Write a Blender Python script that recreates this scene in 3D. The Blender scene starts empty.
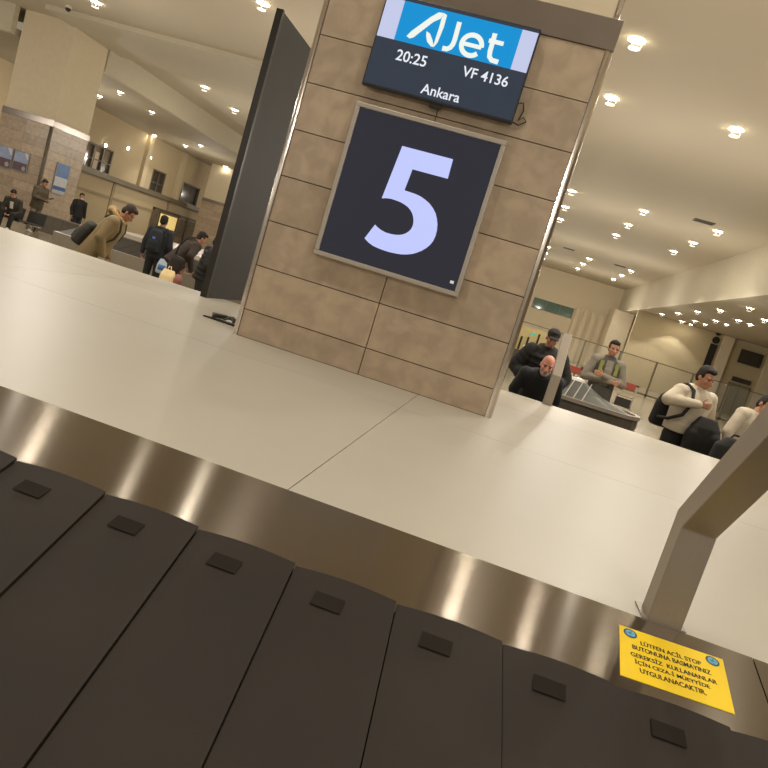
import bpy, bmesh, math, random
from mathutils import Vector as V, Matrix as M
random.seed(7)
C = bpy.context.scene.collection
PI = math.pi
ZP = 1.0                                    # height of the carousel's island

# ------------------------------------------------------------------ materials
def lin(c):
    return tuple((x/12.92 if x <= .04045 else ((x+.055)/1.055)**2.4) for x in [v/255 for v in c])
_m = {}
def mat(name, col, rough=.6, metal=0, var=.08, scale=6, bump=0, bscale=40, emit=None, es=0, spec=.5, aniso=0, tangent=None, stretch=None, alpha=1, col2=None):
    if name in _m: return _m[name]
    m = bpy.data.materials.new(name); m.use_nodes = True
    nt = m.node_tree; N = nt.nodes; L = nt.links; b = N['Principled BSDF']
    c = lin(col)
    b.inputs['Roughness'].default_value = rough; b.inputs['Metallic'].default_value = metal
    b.inputs['Specular IOR Level'].default_value = spec
    tc = N.new('ShaderNodeTexCoord'); mp = N.new('ShaderNodeMapping'); L.new(tc.outputs['Object'], mp.inputs[0])
    if stretch: mp.inputs['Scale'].default_value = stretch
    nz = N.new('ShaderNodeTexNoise'); nz.inputs['Scale'].default_value = scale; nz.inputs['Detail'].default_value = 5
    L.new(mp.outputs[0], nz.inputs['Vector'])
    mx = N.new('ShaderNodeMix'); mx.data_type = 'RGBA'
    d = lin(col2) if col2 else tuple(max(0, v*(1-2*var)) for v in c)
    e = c if col2 else tuple(min(1, v*(1+2*var)) for v in c)
    mx.inputs['A'].default_value = (*d, 1); mx.inputs['B'].default_value = (*e, 1)
    L.new(nz.outputs['Fac'], mx.inputs['Factor']); L.new(mx.outputs['Result'], b.inputs['Base Color'])
    if bump:
        n2 = N.new('ShaderNodeTexNoise'); n2.inputs['Scale'].default_value = bscale; n2.inputs['Detail'].default_value = 4
        L.new(mp.outputs[0], n2.inputs['Vector'])
        bp = N.new('ShaderNodeBump'); bp.inputs['Strength'].default_value = bump; bp.inputs['Distance'].default_value = .02
        L.new(n2.outputs['Fac'], bp.inputs['Height']); L.new(bp.outputs[0], b.inputs['Normal'])
    if emit:
        b.inputs['Emission Color'].default_value = (*lin(emit), 1); b.inputs['Emission Strength'].default_value = es
    if aniso:
        b.inputs['Anisotropic'].default_value = aniso
        cv = N.new('ShaderNodeCombineXYZ')
        for i, t in enumerate(tangent): cv.inputs[i].default_value = t
        L.new(cv.outputs[0], b.inputs['Tangent'])
    if alpha < 1: b.inputs['Alpha'].default_value = alpha
    _m[name] = m
    return m

def stone_mat():
    m = mat('beige_stone', (186, 166, 142), .36, 0, .1, 2.2, .02, 30, col2=(169, 150, 128))
    nt = m.node_tree; N = nt.nodes; L = nt.links; b = N['Principled BSDF']
    g = N.new('ShaderNodeNewGeometry')
    src = b.inputs['Base Color'].links[0].from_socket
    tc = [n for n in N if n.type == 'TEX_COORD'][0]
    v = N.new('ShaderNodeTexNoise'); v.inputs['Scale'].default_value = 7; v.inputs['Detail'].default_value = 8; v.inputs['Distortion'].default_value = .4
    L.new(tc.outputs['Object'], v.inputs['Vector'])
    r1 = N.new('ShaderNodeMapRange'); r1.inputs['From Min'].default_value = .38; r1.inputs['From Max'].default_value = .66
    r1.inputs['To Min'].default_value = .88; r1.inputs['To Max'].default_value = 1.1; L.new(v.outputs['Fac'], r1.inputs['Value'])
    r2 = N.new('ShaderNodeMapRange'); r2.inputs['To Min'].default_value = .9; r2.inputs['To Max'].default_value = 1.1
    L.new(g.outputs['Random Per Island'], r2.inputs['Value'])
    mu = N.new('ShaderNodeMath'); mu.operation = 'MULTIPLY'; L.new(r1.outputs[0], mu.inputs[0]); L.new(r2.outputs[0], mu.inputs[1])
    hs = N.new('ShaderNodeHueSaturation'); L.new(src, hs.inputs['Color']); L.new(mu.outputs[0], hs.inputs['Value'])
    L.new(hs.outputs[0], b.inputs['Base Color'])
    return m
STONE = stone_mat()
GAP = mat('dark_joint', (70, 56, 44), .9)
PLASTER = mat('cream_plaster', (216, 201, 172), .75, var=.03)
CEIL = mat('ceiling_paint', (196, 184, 160), .7, var=.02, scale=.4)
SOFF = mat('soffit_paint', (200, 190, 166), .7, var=.03)
FLOORM = mat('polished_floor', (150, 140, 120), .22, var=.05, scale=1.5)
WHITE_TOP = mat('white_island_panel', (184, 177, 162), .46, var=.025, scale=1.3, bump=.01, bscale=3, spec=.34)
SEAM = mat('seam_filler', (120, 110, 96), .6)
STEEL = mat('brushed_steel', (136, 127, 116), .16, 1, .04, 4, stretch=(1.5, 160, 160), aniso=1.0, tangent=(0, 1, 0))
STEEL2 = mat('satin_steel', (160, 150, 136), .45, .55, .05, 6, stretch=(60, 60, 2))
CHROME = mat('polished_trim', (212, 202, 192), .16, 1, .03)
RUBBER = mat('black_rubber', (50, 43, 37), .55, 0, .14, 3, .02, 25, col2=(38, 32, 27), spec=.2)
RUBBER2 = mat('black_rubber_dent', (39, 34, 29), .8, spec=.1)
BLACK = mat('black_panel', (40, 37, 33), .6, var=.06)
DGREY = mat('dark_metal', (58, 56, 52), .4, .6)
GLASSM = None
def glass(name, tint, alpha):
    m = mat(name, tint, .05, 0, .01, spec=.6, alpha=alpha); return m
GLASS = glass('fence_glass', (186, 186, 170), .07)
LAMP = mat('lamp_glow', (255, 250, 235), .5, emit=(255, 244, 222), es=60)
DISC = mat('lit_glass_disc', (250, 245, 230), .2, emit=(255, 242, 214), es=1.3)
RING = mat('lamp_ring', (225, 215, 195), .4)

# ------------------------------------------------------------------ mesh builder
class MB:
    def __init__(s): s.bm = bmesh.new(); s.mi = 0
    def _f(s, vs):
        try:
            f = s.bm.faces.new(vs); f.material_index = s.mi; return f
        except ValueError: return None
    def box(s, x0, x1, y0, y1, z0, z1, mtx=None):
        p = [V((x, y, z)) for z in (z0, z1) for y in (y0, y1) for x in (x0, x1)]
        if mtx: p = [mtx @ q for q in p]
        v = [s.bm.verts.new(q) for q in p]
        for a in ((0,2,3,1),(4,5,7,6),(0,1,5,4),(1,3,7,5),(3,2,6,7),(2,0,4,6)): s._f([v[i] for i in a])
        return s
    def rings(s, rs, cap=True, closed=True):
        rr = [[s.bm.verts.new(p) for p in r] for r in rs]; n = len(rr[0])
        for a, b in zip(rr, rr[1:]):
            for i in range(n if closed else n-1): s._f([a[i], a[(i+1) % n], b[(i+1) % n], b[i]])
        if cap: s._f(rr[0][::-1]); s._f(rr[-1])
        return s
    def tube(s, pts, r, n=10, cap=True):
        pts = [V(p) for p in pts]; rs = r if isinstance(r, (list, tuple)) else [r]*len(pts); out = []
        up = None
        for i, p in enumerate(pts):
            t = (pts[min(i+1, len(pts)-1)] - pts[max(i-1, 0)]).normalized()
            if up is None: up = V((0,0,1)) if abs(t.z) < .9 else V((1,0,0))
            a = t.cross(up).normalized(); b = a.cross(t).normalized(); up = b
            out.append([p + a*math.cos(k*2*PI/n)*rs[i] + b*math.sin(k*2*PI/n)*rs[i] for k in range(n)])
        return s.rings(out, cap)
    def capsule(s, p, q, r0, r1=None, n=12, k=4):
        r1 = r0 if r1 is None else r1
        p, q = V(p), V(q); d = (q-p).normalized(); L = []; R = []
        for i in range(k+1):
            a = -PI/2 + i*PI/2/k; L.append(p + d*r0*math.sin(a)); R.append(max(1e-4, r0*math.cos(a)))
        for i in range(k+1):
            a = i*PI/2/k; L.append(q + d*r1*math.sin(a)); R.append(max(1e-4, r1*math.cos(a)))
        up = V((0,0,1)) if abs(d.z) < .9 else V((1,0,0)); a_ = d.cross(up).normalized(); b_ = a_.cross(d)
        return s.rings([[c + (a_*math.cos(j*2*PI/n) + b_*math.sin(j*2*PI/n))*r for j in range(n)] for c, r in zip(L, R)])
    def ball(s, c, r, mtx=None, n=16, k=10):
        c = V(c); r = V(r) if not isinstance(r, (int, float)) else V((r, r, r)); out = []
        for i in range(k+1):
            a = -PI/2 + i*PI/k; cz, rr = math.sin(a), max(.002, math.cos(a))
            ring = [V((math.cos(j*2*PI/n)*rr*r.x, math.sin(j*2*PI/n)*rr*r.y, cz*r.z)) for j in range(n)]
            out.append([c + (mtx @ p if mtx else p) for p in ring])
        return s.rings(out)
    def loft(s, rs, mtx=None, n=20, p=2.4):
        # rings (z, rx, ry, cx, cy) as super-ellipses
        out = []
        for z, rx, ry, cx, cy in rs:
            ring = []
            for j in range(n):
                a = j*2*PI/n; c_, s_ = math.cos(a), math.sin(a)
                q = V((cx + rx*math.copysign(abs(c_)**(2/p), c_), cy + ry*math.copysign(abs(s_)**(2/p), s_), z))
                ring.append(mtx @ q if mtx else q)
            out.append(ring)
        return s.rings(out)
    def prism(s, pts, off):
        a = [V(p) for p in pts]; off = V(off)
        v0 = [s.bm.verts.new(p) for p in a]; v1 = [s.bm.verts.new(p + off) for p in a]; n = len(a)
        s._f(v0[::-1]); s._f(v1)
        for i in range(n): s._f([v0[i], v0[(i+1) % n], v1[(i+1) % n], v1[i]])
        return s
    def quad(s, *pts): s._f([s.bm.verts.new(V(p)) for p in pts]); return s
    def put(s, name, mats, parent=None, bevel=0, smooth=False, remesh=0, sm=3, smf=.5):
        bmesh.ops.recalc_face_normals(s.bm, faces=s.bm.faces[:])
        me = bpy.data.meshes.new(name); s.bm.to_mesh(me); s.bm.free()
        for m in (mats if isinstance(mats, (list, tuple)) else [mats]): me.materials.append(m)
        o = bpy.data.objects.new(name, me); C.objects.link(o)
        if remesh:
            md = o.modifiers.new('r', 'REMESH'); md.mode = 'VOXEL'; md.voxel_size = remesh; md.use_smooth_shade = True
            if sm:
                m2 = o.modifiers.new('s', 'SMOOTH'); m2.iterations = sm; m2.factor = smf
            dg = bpy.context.evaluated_depsgraph_get()
            nm = bpy.data.meshes.new_from_object(o.evaluated_get(dg))
            o.modifiers.clear(); o.data = nm; bpy.data.meshes.remove(me); nm.name = name
            if not nm.materials:
                nm.materials.append(mats if not isinstance(mats, (list, tuple)) else mats[0])
            smooth = True
        if smooth:
            for p in o.data.polygons: p.use_smooth = True
        if bevel:
            md = o.modifiers.new('bevel', 'BEVEL'); md.width = bevel; md.segments = 2; md.limit_method = 'ANGLE'
        if parent: o.parent = parent
        return o

def tag(o, label, cat, group=None):
    o['label'] = label; o['category'] = cat
    if group: o['group'] = group
    return o
def thing(name, label, cat, loc=(0,0,0), rotz=0, group=None):
    o = bpy.data.objects.new(name, None); C.objects.link(o); o.empty_display_size = .1
    o.location = loc; o.rotation_euler = (0, 0, rotz)
    return tag(o, label, cat, group)
def struct(o):
    o['kind'] = 'structure'; return o
def text(name, s, mtx, m, parent, width=None, height=None, bold=0, depth=.002, align='CENTER'):
    cu = bpy.data.curves.new(name, 'FONT'); cu.body = s; cu.align_x = align; cu.align_y = 'CENTER'; cu.size = 1
    cu.offset = bold; cu.resolution_u = 4
    t = bpy.data.objects.new(name, cu); C.objects.link(t)
    dg = bpy.context.evaluated_depsgraph_get()
    me = bpy.data.meshes.new_from_object(t.evaluated_get(dg)); bpy.data.objects.remove(t); bpy.data.curves.remove(cu)
    xs = [v.co.x for v in me.vertices]; ys = [v.co.y for v in me.vertices]
    w, h = max(xs)-min(xs), max(ys)-min(ys)
    sx = width/w if width else height/h; sy = height/h if height else sx
    cx, cy = (max(xs)+min(xs))/2, (max(ys)+min(ys))/2
    for v in me.vertices: v.co = V(((v.co.x-cx)*sx, (v.co.y-cy)*sy, 0))
    me.transform(mtx); me.materials.append(m); me.name = name
    o = bpy.data.objects.new(name, me); C.objects.link(o)
    if parent: o.parent = parent
    return o
from mathutils.geometry import tessellate_polygon
def flat_poly(b, pts, uv):
    vs = [b.bm.verts.new(p) for p in pts]
    for tri in tessellate_polygon([[V((*uv(p), 0)) for p in pts]]):
        b._f([vs[i] for i in tri])
UPRIGHT = M(((1,0,0,0),(0,0,-1,0),(0,1,0,0),(0,0,0,1)))       # text plane -> wall facing -Y
def wallm(x, y, z): return M.Translation((x, y, z)) @ UPRIGHT

# ------------------------------------------------------------------ ambient fill and exposure
wd = bpy.data.worlds.new('hall_ambient'); bpy.context.scene.world = wd; wd.use_nodes = True
wd.node_tree.nodes['Background'].inputs[0].default_value = (*lin((210, 194, 168)), 1)
wd.node_tree.nodes['Background'].inputs[1].default_value = .42  # even warm fill added around the open hall
bpy.context.scene.view_settings.view_transform = 'Standard'
bpy.context.scene.view_settings.exposure = 0
# ------------------------------------------------------------------ camera
cam = bpy.data.cameras.new('camera'); co = bpy.data.objects.new('camera', cam); C.objects.link(co)
R_ = V((0.9390769, 0.18065136, 0.29240326)); U_ = V((-0.3107442, 0.08269619, 0.94688932)); F_ = V((-0.14687621, 0.98006450, -0.13379444))
co.matrix_world = M(((R_.x, U_.x, -F_.x, 0), (R_.y, U_.y, -F_.y, 0), (R_.z, U_.z, -F_.z, 1.7), (0,0,0,1)))
cam.sensor_width = 36; cam.lens = 36*710.1239/768; cam.clip_end = 300; cam.clip_start = .02
bpy.context.scene.camera = co

# ------------------------------------------------------------------ room shell
HC = 7.4; XR = 8.2; ZS = 5.35; XL = -18.28; ZL = 6.4; XW = -26.0
struct(MB().box(-30, 30, -6, 75, -.3, 0).put('floor', FLOORM))
struct(MB().box(XL, XR, -6, 66.2, HC, HC+.3).put('ceiling', CEIL))
struct(MB().box(XL-14, XL-.001, -6, 26.6, HC, HC+.3).put('ceiling', CEIL))
struct(MB().box(XL-.2, -3, 22.8, 27.2, HC-.16, HC-.002).put('trim_1', SOFF))
b = MB(); b.box(XL-.25, XL, 26.505, 66, ZL, HC-.002); b.box(-32, XL-2.3, 23.95, 24.2, ZL, HC-.002)
struct(b.put('trim_2', SOFF))
struct(MB().box(-32, XL-2.31, 24.21, 66, ZL, ZL+.25).box(XL-2.309, XL-.26, 26.6, 66, ZL, ZL+.25).put('ceiling', mat('low_ceiling_paint', (176, 164, 140), .7, var=.02)))
struct(MB().box(XR, XR+.3, -6, 66, ZS, HC+.3).put('trim_3', SOFF))
struct(MB().box(XR+.31, 24, -6, 66, ZS+.02, ZS+.3).put('ceiling', CEIL))
b = MB()
b.box(-30, 12.2, 66, 66.3, 0, 3.62); b.box(-30, .9, 66, 66.3, 3.62, 4.55); b.box(4.6, 12.2, 66, 66.3, 3.62, 4.55); b.box(-30, 12.2, 66, 66.3, 4.55, HC)
struct(b.put('wall_back', PLASTER))
struct(MB().box(8.25, 24, 55, 55.3, 0, ZS+.01).put('wall_back', mat('beige_wall', (190, 174, 140), .8, var=.03)))
struct(MB().box(24, 24.3, -6, 66, 0, HC).put('wall_right', PLASTER))
# clerestory of green glass in the back wall
w = struct(MB().box(.9, 4.6, 66.1, 66.16, 3.62, 4.55).put('window_1', mat('green_glass', (86, 112, 94), .08, var=.12, scale=2)))
b = MB()
for x in (.9, 2.1, 3.35, 4.54): b.box(x, x+.06, 66.0, 66.1, 3.62, 4.55)
b.box(.9, 4.6, 66.0, 66.1, 3.6, 3.68)
b.put('window_frame', mat('window_metal', (120, 118, 100), .5), w)
# broad pier at right of the back wall, light scallops shaped as flutes
b = MB()
for i in range(4): b.box(4.75+i*.72, 5.15+i*.72, 65.5, 65.99, 0, 4.7)
b.box(4.7, 7.5, 65.75, 65.995, 0, 4.7)
struct(b.put('trim_4', PLASTER))
struct(MB().box(7.5, 9.1, 62, 65.9, 0, ZS).put('trim_5', PLASTER))

# left hall wall with the gallery
b = MB(); b.box(XW-.3, XW, 24.3, 66, 0, 2.75); b.box(XW-.3, XW, 24.3, 66, 4.5, ZL)
for y0, y1 in ((24.3, 37.4), (40.3, 45.1), (46.85, 49.5), (52.3, 66)): b.box(XW-.3, XW, y0, y1, 2.75, 4.5)
b.box(XW-.3, XW, 24.3, 66, 2.75, 3.06)
struct(b.put('wall_left', mat('gallery_wall', (190, 172, 138), .8, var=.03)))
struct(MB().box(XW, XW+.35, 24.3, 66, 2.76, 3.05).put('trim_6', mat('gallery_slab', (120, 110, 92), .5, .3)))
b = MB()
for y in (31, 43.5, 48.3, 55): b.box(XW, XW+.25, y, y+.5, 3.05, ZL)
struct(b.put('trim_7', mat('gallery_pilaster', (200, 184, 152), .8, var=.02)))
b = MB()
for y in (41.0, 48): b.box(XW, XW+.06, y, y+.25, 0, 2.76)
b.box(XW, XW+.05, 24.3, 66, 1.7, 1.86)
struct(b.put('trim_8', mat('wall_rail', (160, 142, 112), .7)))
WIN = mat('dark_window', (70, 64, 56), .12, var=.35, scale=2.2)
WFR = mat('window_frame_metal', (112, 102, 88), .45, .4)
for i, (y0, y1, z1) in enumerate(((37.4, 40.3, 4.5), (45.1, 46.85, 4.5), (49.5, 52.3, 4.5))):
    w = struct(MB().box(XW-.2, XW-.14, y0, y1, 3.06, z1).put('window_%d' % (i+2), (mat('bright_window', (128, 116, 98), .12, var=.5, scale=1.4) if i == 0 else WIN)))
    b = MB(); n = (3, 2, 1)[i]
    for k in range(n+1):
        y = y0 + (y1-y0-.08)*k/n; b.box(XW-.15, XW+.02, y, y+.08, 3.06, z1)
    b.box(XW-.15, XW+.02, y0, y1, z1-.08, z1); b.box(XW-.15, XW+.02, y0, y1, 3.06, 3.12)
    if i < 2: b.box(XW-.15, XW+.0, y0, y1, 3.62, 3.68)
    b.put('window_frame', WFR, w)
    if i == 0:
        b = MB(); b.box(XW-.13, XW-.09, 38.7, 39.1, 3.1, 4.1); b.put('blind', PLASTER, w)
# glazed office front under the gallery
d = struct(MB().box(XW, XW+.08, 46.2, 54.5, 0, 2.1).put('door_1', mat('office_frame', (140, 122, 92), .5)))
b = MB(); b.box(XW+.081, XW+.09, 47.3, 49.8, .85, 1.8)
b.put('lit_pane', mat('lit_office_pane', (235, 215, 150), .4, emit=(250, 215, 130), es=.55), d)
b = MB(); b.box(XW+.081, XW+.09, 45.0+1.3, 47.0, .7, 1.9); b.box(XW+.081, XW+.09, 50.2, 51.2, .5, 1.8); b.box(XW+.081, XW+.09, 51.6, 54.2, .3, 1.85)
b.put('dark_pane', mat('office_pane', (108, 96, 78), .15, var=.3, scale=3), d)
b = MB()
for y in (46.2, 47.1, 49.9, 51.3, 54.3): b.box(XW+.08, XW+.14, y, y+.12, 0, 2.1)
b.box(XW+.08, XW+.14, 46.2, 54.5, 1.95, 2.1)
b.put('door_frame', WFR, d)

# ------------------------------------------------------------------ stone pillars
def pillar(label, x0, x1, y0, y1, zb, ztop, zband, joint0, pitch, vx, ceil_z, trims=True, group=None):
    t = thing('stone_pillar', label, 'pillar', ((x0+x1)/2, y0, 0), 0, group)
    ox, oy = (x0+x1)/2, y0
    X0, X1, Y1 = x0-ox, x1-ox, y1-oy
    MB().box(X0+.03, X1-.03, .02, Y1-.02, 0, zband-.01).put('core', GAP, t)
    b = MB(); g = .0035
    zs = [0 if zb == 0 else zb]
    z = joint0
    while z < zband-.05:
        if z > zs[0]+.05: zs.append(z)
        z += pitch
    zs.append(zband)
    c = .045 if trims else .0
    for a, e in zip(zs, zs[1:]):
        for u0, u1 in ((X0+c, vx-ox), (vx-ox, X1-c)):
            b.box(u0+g*(u0 != X0+c), u1-g*(u1 != X1-c), 0, .025, a+g, e-g)
            b.box(u0, u1, Y1-.025, Y1, a+g, e-g)
        m_ = Y1/2
        for u0, u1 in ((c, m_), (m_, Y1-c)):
            b.box(X0, X0+.025, u0+g, u1-g, a+g, e-g); b.box(X1-.025, X1, u0+g, u1-g, a+g, e-g)
    b.put('stone_cladding', STONE, t)
    for sx, xx in ((1, X0), (-1, X1)) if trims else ():
        for sy, yy in ((1, 0), (-1, Y1)):
            pts = []
            for k in range(7):
                a = k*PI/2/6
                pts.append((xx + sx*(.042 - .05*math.sin(a)), yy + sy*(.042 - .05*math.cos(a)), 0))
            pts.append((xx+sx*.042, yy+sy*.042, 0))
            zz0 = zs[0]
            MB().prism([(p[0], p[1], zz0) for p in pts], (0, 0, zband-zz0)).put('corner_trim', CHROME, t, smooth=False)
    b = MB(); b.box(X0-.012, X1+.012, -.012, Y1+.012, zband, ztop)
    b.put('metal_band', mat('dark_band_metal', (150, 140, 132), .3, .8, .03), t, bevel=.004)
    i = .045
    MB().box(X0+i, X1-i, i, Y1-i, ztop, ceil_z).put('plaster_shaft', PLASTER, t)
    for sx, xx in ((1, X0+i), (-1, X1-i)) if trims else ():
        MB().tube([(xx, i, ztop), (xx, i, ceil_z)], .022, 8).put('shaft_trim', CHROME, t, smooth=True)
    return t
P0 = pillar('beige stone clad pillar rising from the white carousel island, carrying the flight screen and the number 5', -2.02, .045, 5.166, 7.2, ZP, 3.84, 3.635, 1.209, .3445, -.985, HC)
P1 = pillar('stone clad pillar with cream plaster top behind the seated and standing men at far left', -20.5, XL, 24.3, 26.5, 0, 3.85, 3.62, .35, .3445, -19.4, HC, trims=False)
P2 = pillar('distant stone clad pillar just left of the tall black panel', -24.6, -22.4, 50.2, 52.2, 0, 3.85, 3.62, .35, .3445, -23.5, ZL, trims=False)
# drain pipe on far pillar
dp = MB().tube([(XL-.02, 24.22, .0), (XL-.02, 24.22, 3.6)], .05, 10).put('drain_pipe', mat('pipe_grey', (96, 88, 74), .5, .3), None, smooth=True)
tag(dp, 'thin dark vertical pipe running down the front corner of the far left pillar', 'pipe')

# ------------------------------------------------------------------ main carousel
CAR = thing('baggage_carousel', 'baggage carousel in the foreground with white island, steel border and black rubber slats', 'baggage carousel')
YN, YF = 2.1, 7.66
b = MB(); b.box(-9, 9, YN, 5.1, .55, ZP-.012); b.box(-9, -2.08, 5.1, YF, .55, ZP-.012); b.box(.1, 9, 5.1, YF, .55, ZP-.012); b.box(-2.08, .1, 7.26, YF, .55, ZP-.012); b.put('island_base', SEAM, CAR)
b = MB(); g = .002
xs = [-9, -6.9, -3.7, -.507, 2.7, 5.9, 9]; ys = [YN, 4.32, 6.21, YF]
px0, px1, py0, py1 = -2.02, .045, 5.166, 7.2
for x0, x1 in zip(xs, xs[1:]):
    for y0, y1 in zip(ys, ys[1:]):
        a0, a1, c0, c1 = x0+g, x1-g, y0+g*(y0 != YN), y1-g*(y1 != YF)
        h0, h1, k0, k1 = max(a0, px0-.001), min(a1, px1+.001), max(c0, py0-.001), min(c1, py1+.001)   # hole for the pillar
        if h0 < h1 and k0 < k1:
            if a0 < h0: b.box(a0, h0, c0, c1, ZP-.012, ZP)
            if h1 < a1: b.box(h1, a1, c0, c1, ZP-.012, ZP)
            if c0 < k0: b.box(h0, h1, c0, k0, ZP-.012, ZP)
            if k1 < c1: b.box(h0, h1, k1, c1, ZP-.012, ZP)
        else: b.box(a0, a1, c0, c1, ZP-.012, ZP)
b.put('island_top', WHITE_TOP, CAR)
SB = .25; YB = 1.772; ZB = ZP - SB*(YN-YB)
def onb(Y): return ZP - SB*(YN-Y)
for x0, x1 in ((-7, .926), (.93, 4.8)):
    b = MB(); b.prism([(x0, YN, ZP), (x0, YN, ZP-.02), (x0, YB-.03, onb(YB-.03)-.02), (x0, YB-.03, onb(YB-.03))], (x1-x0, 0, 0))
    b.put('steel_border', STEEL, CAR)
SS = .2768; YO = .52
def sl(Y): return ZB + .006 - SS*(YB-Y)
PITCH = .285
for k in range(-14, 17):
    xa = -.063 + k*PITCH
    b = MB(); n = 12
    top = []; bot = []
    for i in range(n+1):
        f = i/n; x = xa + .0018 + f*(PITCH-.0036)
        yt = YB - .008 + .011*math.sin(PI*f)
        lift = .001 + .007*f                                         # right edge laps over the next slat
        sk = .102
        col = []
        for j in range(9):
            y = yt + (YO-yt)*j/8
            col.append(V((x + sk*(yt-y), y, sl(y)+lift)))
        top.append(col)
    vt = [[b.bm.verts.new(p) for p in c] for c in top]; vb = [[b.bm.verts.new(p - V((0,0,.011))) for p in c] for c in top]
    for i in range(n):
        for j in range(8):
            b._f([vt[i][j], vt[i+1][j], vt[i+1][j+1], vt[i][j+1]]); b._f([vb[i][j], vb[i][j+1], vb[i+1][j+1], vb[i+1][j]])
    for i in range(n):
        b._f([vt[i][0], vb[i][0], vb[i+1][0], vt[i+1][0]]); b._f([vt[i][8], vt[i+1][8], vb[i+1][8], vb[i][8]])
    for j in range(8):
        b._f([vt[0][j], vt[0][j+1], vb[0][j+1], vb[0][j]]); b._f([vt[n][j], vb[n][j], vb[n][j+1], vt[n][j+1]])
    s_ = b.put('slat', RUBBER, CAR, smooth=False)
    b = MB(); xm = xa + PITCH*.42 + .01; y1_, y0_ = YB-.075, YB-.125
    b.prism([(xm-.045, y0_, sl(y0_)+.0068), (xm+.035, y0_, sl(y0_)+.0076), (xm+.035, y1_, sl(y1_)+.0076), (xm-.045, y1_, sl(y1_)+.0068)], (0, 0, .0008))
    b.put('fixing_plate', RUBBER2, s_)
b = MB(); b.prism([(-7, YB-.03, onb(YB-.03)-.03), (-7, YO-.05, sl(YO)-.03), (-7, YO-.05, sl(YO)-.08), (-7, YB-.03, onb(YB)-.1)], (11.8, 0, 0)); b.put('slat_bed', RUBBER, CAR)
b = MB(); b.box(-7, 4.8, YO-.14, YO-.02, 0, sl(YO)-.01); b.put('skirt', STEEL2, CAR)
# far apron: border and slats falling away to the other side
b = MB(); b.prism([(-9, YF+.001, ZP-.004), (-9, YF+.3, ZP-.075), (-9, YF+.3, ZP-.1), (-9, YF+.001, ZP-.03)], (18, 0, 0)); b.put('far_border', STEEL2, CAR)
b = MB(); b.prism([(-9, YF+.3, ZP-.08), (-9, YF+.95, ZP-.3), (-9, YF+.95, 0), (-9, YF+.3, 0)], (18, 0, 0)); b.put('far_slat_apron', RUBBER, CAR)

# emergency-stop posts
def stop_post(label, loc, rotz, w=.1, dpt=.092, grp=None, slant=.42):
    t = thing('stop_button_post', label, 'post', loc, rotz, grp)
    h = .292
    # profile in the (y, z) plane, leaning toward -y
    a = V((0, 0, 0)); pf = [(0, -.02), (0, h), (-slant, h+slant*.98), (-slant+.0, h+slant*.98+.0)]
    pr = [(0, .0005), (dpt, .0005), (dpt, h+.03), (dpt-slant-.02, h+.06+slant*1.0), (-slant-.02, h+slant*1.0), (0, h)]
    b = MB(); b.prism([(-w/2, y, z) for y, z in pr], (w, 0, 0)); b.put('post_body', STEEL2, t, bevel=.004)
    b = MB(); b.box(-w/2-.014, w/2+.014, .0, dpt+.03, .0005, .005); b.put('foot_plate', STEEL2, t)
    # button plate at the upper end
    b = MB(); yy, zz = -slant-.02, h+slant
    b.tube([(0, yy+dpt*.5-.005, zz+.028), (0, yy+dpt*.5-.012, zz+.05)], [.03, .034], 14)
    return t, b
t, b = stop_post('bent steel stop button post on the near steel border beside the yellow notice', (.675, 2.1, ZP), 0)
b.put('stop_button', mat('red_button', (170, 30, 24), .4), t, smooth=True)
t, b = stop_post('small bent steel post on the far edge of the white island before the bald man', (.575, 7.62, ZP), PI, .095, .08)
b.put('stop_button', mat('red_button', (170, 30, 24), .4), t, smooth=True)

# yellow notice on the near border
ST = thing('yellow_notice', 'yellow A4 notice with two blue round emblems stuck on the steel border', 'notice')
tl = V((.540, 2.027, 0)); tr_ = V((.832, 2.040, 0)); bl = V((.530, 1.822, 0))
def sp(u, v, h=.0022):
    p = tl + (tr_-tl)*u + (bl-tl)*v; p.z = onb(p.y) + h; return p
MB().prism([sp(0,0,.0005), sp(1,0,.0005), sp(1,1,.0005), sp(0,1,.0005)], (0,0,.0012)).put('sheet', mat('yellow_sheet', (244, 206, 22), .4, var=.02), ST)
ex = (sp(1,0)-sp(0,0)).normalized(); ey = (sp(0,0)-sp(0,1)); ey = (ey - ex*ey.dot(ex)).normalized(); ez = ex.cross(ey)
INK = mat('black_ink', (40, 34, 20), .5)
for s_, u, v, wd in (('LÜTFEN ACİL STOP', .485, .235, .57), ('BUTONUNA BASMAYINIZ', .485, .375, .73), ('GEREKSİZ  KULLANANLAR', .495, .515, .79), ('İÇİN CEZA-İ MÜEYYİDE', .475, .655, .68), ('UYGULANACAKTIR.', .475, .795, .59)):
    p = sp(u, v); mt = M.Translation(p) @ M(((ex.x, ey.x, ez.x, 0), (ex.y, ey.y, ez.y, 0), (ex.z, ey.z, ez.z, 0), (0,0,0,1)))
    tx = text('lettering', s_, mt, INK, ST, width=wd*.292, height=(.0185 if s_[0] in 'BUG' and 'Ü' not in s_ and 'İ' not in s_ else .0225), bold=.008)
    bmx = bmesh.new(); bmx.from_mesh(tx.data); g0 = bmx.faces[:]
    for dx, dy in ((.0005, 0), (-.0005, 0)):            # heavier strokes
        r_ = bmesh.ops.duplicate(bmx, geom=g0)
        for q in r_['geom']:
            if isinstance(q, bmesh.types.BMVert): q.co += ex*dx + ey*dy
    bmx.to_mesh(tx.data); bmx.free()
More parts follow.
